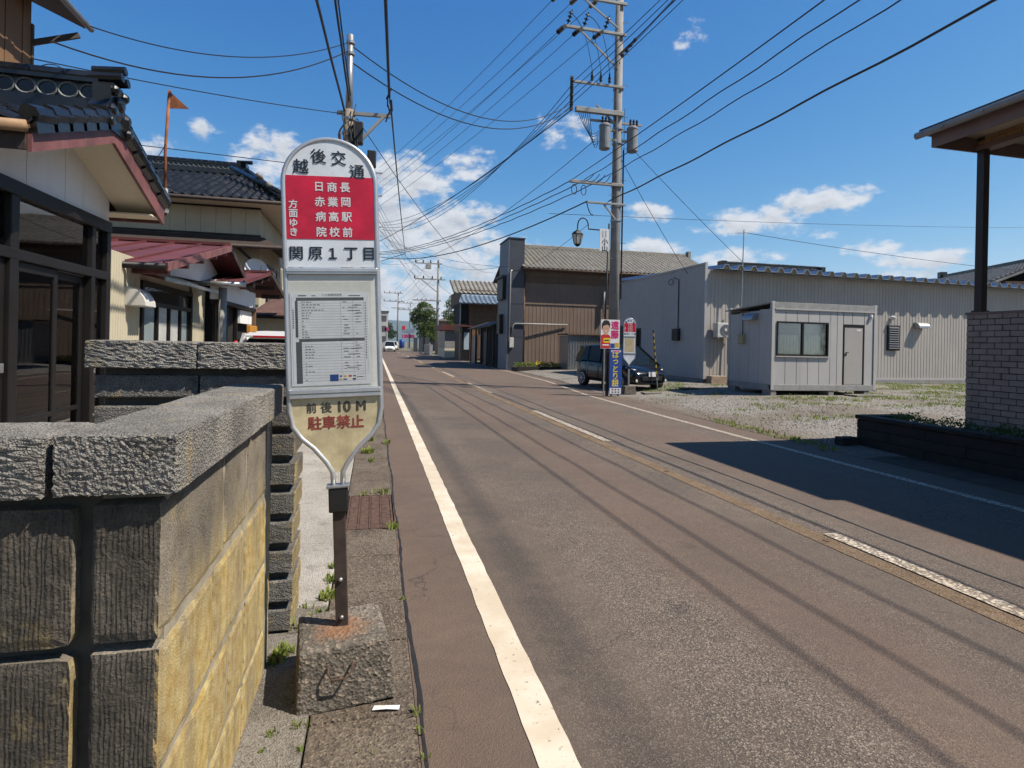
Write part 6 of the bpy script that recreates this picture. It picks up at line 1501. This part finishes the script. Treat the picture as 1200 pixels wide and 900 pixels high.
# ---------------------------------------------------------------- far street
def far_pole(label, x, y, h, arms):
    p = thing('utility_pole', label, 'utility pole', (x, y, 0), 'utility poles'); obj('shaft', MB().tube([(x, y, 0), (x, y, h)], .2, 10, r2=.12), POLEC, p, smooth=True)
    for z_, x0, x1 in arms: obj('cross_arm', MB().beam((x + x0, y - .2, z_), (x + x1, y - .2, z_), .14, .14), STEELG, p)
    for z_, x0, x1 in arms[:2]:
        for k in range(4): q = x + x0 + (x1 - x0) * k / 3.5; obj('insulator', MB().lathe((q, y - .2, z_ + .05), [(.06, 0), (.12, .1), (.05, .2), (.1, .35)], 6), PORC, p)
    return p
p3 = far_pole('concrete pole with cross arms and switch boxes beside the timber house', 7.75, 74.5, 12.2, [(11.6, -2.9, .4), (9.6, -3.0, .9), (6.9, -3.2, .4), (5.9, -2.0, .3)])
obj('switch_box', MB().box(6.1, 6.8, 74.0, 74.4, 10.9, 11.5), STEELG, p3, .05); obj('brace', MB().beam((5.6, 74.3, 9.5), (7.6, 74.3, 8.0), .1, .1), STEELG, p3)
far_pole('utility pole standing beside the far white cars', 4.85, 130, 12.6, [(12.2, -3, 1), (10.4, -3, 1.4), (9, -1.5, 1.5)])
far_pole('utility pole just right of the far white cars before the hills', 9.5, 165, 13, [(12.4, -3, 1), (10.6, -3, 1.4)])
far_pole('utility pole left of the roadside tree top in the distance', 12.4, 150, 13, [(12.4, -2, 2), (10.6, -2, 2)])
make_car('distant_car', 'nearer white car driving towards the camera far down the road', (2.25, 92, 0), R(-90), CARWHITE, 4.2, 1.75, 1.6, 'distant white cars')
make_car('distant_car', 'farther white car right of the other far down the road', (3.45, 112, 0), R(-95), CARWHITE, 4.2, 1.75, 1.6, 'distant white cars')
fbd = thing('pale_block', 'pale multi-storey building at the left end of the street', 'building', (-2, 160, 0))
bx('wall', -9, 3.2, 150, 165, 0, 9.0, FARB, fbd)
for k in range(3):
    for j in range(4): bx('window', -6 + j * 2.4, -4.4 + j * 2.4, 149.9, 149.98, 1.6 + k * 2.6, 2.9 + k * 2.6, FARD, fbd)
bx('roof', -9.2, 3.4, 149.8, 165.2, 9.02, 9.3, FARD, fbd)
def board(name, label, x, y, w, z0, z1, mat, leg=True):
    t = thing(name, label, 'sign', (x, y, 0)); bx('panel', x - w / 2, x + w / 2, y - .1, y + .1, z0, z1, mat, t, .05)
    bx('leg', x - .1, x + .1, y - .08, y + .08, 0, z0, STEELG, t)
board('shop_sign', 'pink shop sign board far down the street', 8.4, 152, 3.2, 2.6, 3.5, PINKS); board('shop_sign', 'small red square sign high on a post far away', 7.0, 148, .8, 4.6, 5.6, RED)
board('shop_sign', 'pale blue and white shop board above the pink one', 8.6, 156, 3.4, 4.0, 5.2, BLUETILE); board('shop_sign', 'small pink pennant sign left of the far pole', 2.9, 150, 1.1, 4.2, 5.2, PINKS)
tk = thing('blue_tank', 'round blue drum at the roadside far down the street', 'tank', (6.3, 140, 0)); obj('drum', MB().lathe((6.3, 140, .1), [(.5, 0), (.62, .1), (.65, 1.3), (.6, 1.9), (.2, 2.1)], 16), BLUE, tk, smooth=True); obj('base', MB().lathe((6.3, 140, 0), [(.7, 0), (.7, .12)], 12), POLEC, tk)
# low houses closing the far view on both sides
for i, (x, y, w, d, h, mt, lab) in enumerate(((-8, 60, 8, 12, 5.2, FARB, 'pale house front on the left side of the street beyond the pole'), (-8.2, 84, 8, 14, 6, BEIGE, 'beige house further along the left side of the street'), (-12, 112, 8, 16, 5.5, BROWNB, 'brown house far along the left side of the street'), (16, 112, 10, 14, 5.5, TAN, 'tan house behind the roadside tree'), (19, 150, 14, 10, 5, FARB, 'pale low shop at the far right end of the street'))):
    g_ = thing('street_house', lab, 'house', (x, y, 0)); bx('wall', x - w / 2, x + w / 2, y - d / 2, y + d / 2, 0, h, mt, g_)
    obj('roof', MB().prism([(x - w / 2 - .5, h), (x + w / 2 + .5, h), (x, h + 1.8)], (y - d / 2 - .4, y + d / 2 + .4)), GREYTILE, g_)
    for k in range(3): bx('window', x + (w / 2 if x < 0 else -w / 2 - .05), x + (w / 2 + .05 if x < 0 else -w / 2), y - d / 3 + k * d / 4, y - d / 3 + k * d / 4 + 1.6, 1, 2.2, FARD, g_)
# hills
m = MB(); nA, nR = 140, 9; vs = []
for j in range(nR):
    for i in range(nA + 1):
        a = R(-75 + 150 * i / nA); t = j / (nR - 1); r_ = 3600 + 1500 * t
        hgt = min(214, (165 + 50 * noise.fractal(Vector((a * 6, .3, 0)), 1, 2.1, 5) + 22 * noise.fractal(Vector((a * 25, t * 3, 1)), 1, 2, 4)) * math.sin(t * 1.57))
        vs.append((math.sin(a) * r_, math.cos(a) * r_, max(-1, hgt) if j else -2))
m.add(vs, [(j * (nA + 1) + i, j * (nA + 1) + i + 1, (j + 1) * (nA + 1) + i + 1, (j + 1) * (nA + 1) + i) for j in range(nR - 1) for i in range(nA)])
struct(obj('hills', m, MOUNT, smooth=True))

# ---------------------------------------------------------------- wires
G_ = 'high voltage wires crossing to the left'
for (x, z_), (x2, z2) in zip(HV, PL2):
    d = (Vector((x2, 42, z2)) - Vector((x, PY, z_))).normalized(); p = Vector((x, PY - .1, z_)) + d * .45
    wire(catenary(p, (x2, 41.9, z2), .25), .010, 'high voltage wire to the left from the ' + ('outer end', 'middle', 'inner end')[HV.index((x, z_)) % 3] + ' of the ' + ('top' if z_ > 13 else 'second') + ' cross arm', G_)
NP = -16
for k in range(4):
    wire(catenary((8.05 + k * .15, PY - .45, 11.5 + k * .2), (8.3 + k * .25, NP, 11.7 + k * .25), .3), .006, ('lowest', 'second lowest', 'second highest', 'highest')[k] + ' thin wire leaving the tall pole near its top to the right', 'upper wires towards the camera')
def wavy(pts, amp, per):
    return [p + Vector((0, 0, amp * math.sin(i * per))) for i, p in enumerate(pts)]
for k, x in enumerate((6.45, 6.85, 7.35)):
    wire(wavy(catenary((x, PY - .15, 7.22), (x + .1, NP, 7.25 - .03 * k), .45 + .05 * k, 60), .018 if k else 0, 1.5), .0135, ('leftmost', 'middle', 'rightmost')[k] + ' of three insulated wires from the middle arm to the upper right', 'insulated wires towards the camera')
    wire(wavy(catenary((x, PY - .15, 7.2), (.2, 41.9, 7.85 - k * .1), .55, 50), .012, 1.9), .017, ('outer', 'middle', 'inner')[k] + ' of three insulated wires from the middle arm to the far left', 'insulated wires to the far left')
wire(wavy(catenary((7.75, PY - .2, 6.55), (7.9, NP, 6.6), .42, 60), .015, 1.2), .022, 'thickest bundled cable sweeping over the gravel lot to the upper right')
wire(catenary((6.98, PY - .2, 6.5), (.2, 41.9, 7.5), .8, 40), .024, 'lowest bundled cable from the tall pole sagging to the far left')
for k, z_ in enumerate((9.75, 9.95, 10.2, 10.45)):
    wire(catenary((6.33, PY - .25, z_), (8.0, NP, z_ + .5), .3) if False else catenary((6.33, PY - .25, z_), (8.05 + k * .1, PY - 6, 11.0 + k * .3), .05), .012, ('lowest', 'second', 'third', 'topmost')[k] + ' short wire from the spool rack past the tall pole', 'rack wires')
    wire(catenary((6.3, PY - .25, z_ - .1), (.3, 41.9, 9.9 - k * .15), .9 + .25 * k), .012, ('lowest', 'second', 'third', 'topmost')[k] + ' thin wire from the spool rack sagging to the far left', 'rack wires to the left')
wire(catenary((6.4, PY - .2, 9.6), (.2, 41.9, 8.6), .3), .02, 'dark straight cable from the lower rack slanting to the far left')
wire(catenary((7.2, PY - .2, 8.6), (.2, 60, 9.5), 1.6), .012, 'thin sagging wire from the transformer to the far left')
wire(catenary((-.53, 10.95, 6.92), (6.3, PY - .2, 9.75), .95), .012, 'upper sagging wire between the slim pole and the tall pole')
wire(catenary((-.53, 10.95, 6.62), (6.3, PY - .2, 9.6), .95), .013, 'lower sagging wire between the slim pole and the tall pole')
wire(catenary((-.40, 10.95, 5.6), (8.0, 40, 6.6), .9), .008, 'faint wire from the slim pole to the slate street front')
# left pole: overhead lines
wire(wavy(catenary((-.62, 10.95, 5.72), (-1.75, NP, 5.6), .1, 50), .01, 1.3), .020, 'left cable of the pair passing overhead from the slim pole')
wire(wavy(catenary((-.52, 10.95, 6.95), (-.60, 9, 6.62), .03, 10), .02, 2), .02, 'twisted cable along the steel extension of the slim pole', None) if False else None
wire(wavy(catenary((-.54, 10.93, 5.9), (-1.15, NP, 7.6), .0, 70), .012, 1.7), .018, 'right cable of the pair passing overhead from the slim pole')
wire(wavy(catenary((-.52, 10.93, 6.0), (-1.10, NP, 7.7), .0, 70), .012, 1.1), .012, 'thin messenger twisted beside the right overhead cable')
wire(wavy(catenary((.17, 10.92, 6.05), (-.92, NP, 6.5), .05, 70), .008, 1.5), .026, 'thick bundled cable descending to the bracket of the slim pole')
wire(catenary((.19, 10.95, 6.0), (1.95, 41, 7.7), .2), .018, 'cable hanging from the bracket past the sign to the far street')
wire(catenary((1.95, 41, 7.7), (.3, 41.9, 7.2), .0, 4), .02, 'short cable tail joining the far crossing wires')
wire(catenary((-3.5, 8.2, 5.37), (-.58, 10.95, 6.95), .32), .008, 'upper service wire from the boarded eave to the slim pole')
wire(catenary((-3.7, 7.75, 4.93), (-.58, 10.95, 6.80), .45), .010, 'sagging service wire from the boarded wall to the slim pole')
wire(catenary((-4.0, 7.98, 4.80), (-.6, 10.95, 5.66), .05), .007, 'straight thin wire from the boarded corner to the slim pole')
wire(catenary((-7.5, 14, 5.75), (-.5, 14, 5.5), .0), .009, 'thin wire passing above the black tile roof')
# right service lines
wire(catenary((PX + .1, PY, 8.2), (12.45, 21.5, 4.55), .1), .010, 'service wire dropping from the tall pole to the warehouse corner')
wire(catenary((PX + .5, PY - .3, 8.35), (13.76, 19.75, 4.9), .05), .009, 'service wire slanting to the antenna mast')
wire(catenary((PX + .25, PY, 9.9), (PX + 1.15, PY + 2, 4.9), -.1), .008, 'thin slack wire hanging right of the tall pole')
wire(catenary((13.78, 19.75, 6.05), (60, 24, 6.9), .9), .010, 'wire running right from the antenna mast over the warehouse')
wire(catenary((12, 40, 11), (90, 60, 19), .3), .018, 'faint distant wire crossing the sky above the warehouse')
wire(catenary((7.1, PY, 5.75), (7.8, TY, 5.9), .3), .009, 'thin wire from the lamp post to the slate street front')
# onward lines
for k in range(7):
    x0 = -1.2 + k * .28; wire(catenary((x0, 42, 13.6 - k * .85), (5.0 + k * .4, 74.3, 11.8 - (k % 4) * 1.5), .6), .014, 'thin wire of the web between the far poles', 'far street wires')
for k in range(6): wire(catenary((5.0 + k * .5, 74.3, 11.8 - (k % 3) * 2.2), (2.5 + k * .6, 130, 12.2 - (k % 3) * 1.6), 1.0), .016, 'thin wire of the web between the far poles', 'far street wires')
for k in range(5): wire(catenary((-.9, 42, 12.5 - k * 1.3), (1.0 + k * .5, 130, 12 - k * .8), 1.2), .014, 'thin wire of the web between the far poles', 'far street wires')
wire(catenary((7.75, 74, 11.7), (8.2, TY, 6.4), .6), .014, 'dark wire from the far concrete pole to the slate street front')
wire(catenary((.2, 42, 9.0), (7.8, TY, 6.2), .5), .010, 'thin wire crossing the road to the slate street front')
wire(catenary((0, 42, 9.6), (7.4, 51, 5.2), .3), .012, 'dark wire slanting across the road to the timber house')

# ---------------------------------------------------------------- air
HAZE = True
if HAZE:
    hm = bpy.data.materials.new('haze_air'); hm.use_nodes = True; hn = hm.node_tree.nodes; hn.remove(hn['Principled BSDF'])
    pv_ = hn.new('ShaderNodeVolumePrincipled'); pv_.inputs['Color'].default_value = (.62, .78, 1, 1); pv_.inputs['Density'].default_value = .00011; pv_.inputs['Anisotropy'].default_value = .2
    hm.node_tree.links.new(pv_.outputs[0], hn['Material Output'].inputs['Volume'])
    hzb = stuff(bx('haze', -6000, 6000, -600, 6500, -3, 225, hm)); tag(hzb, 'thin blue air between the street and the far hills', 'haze')
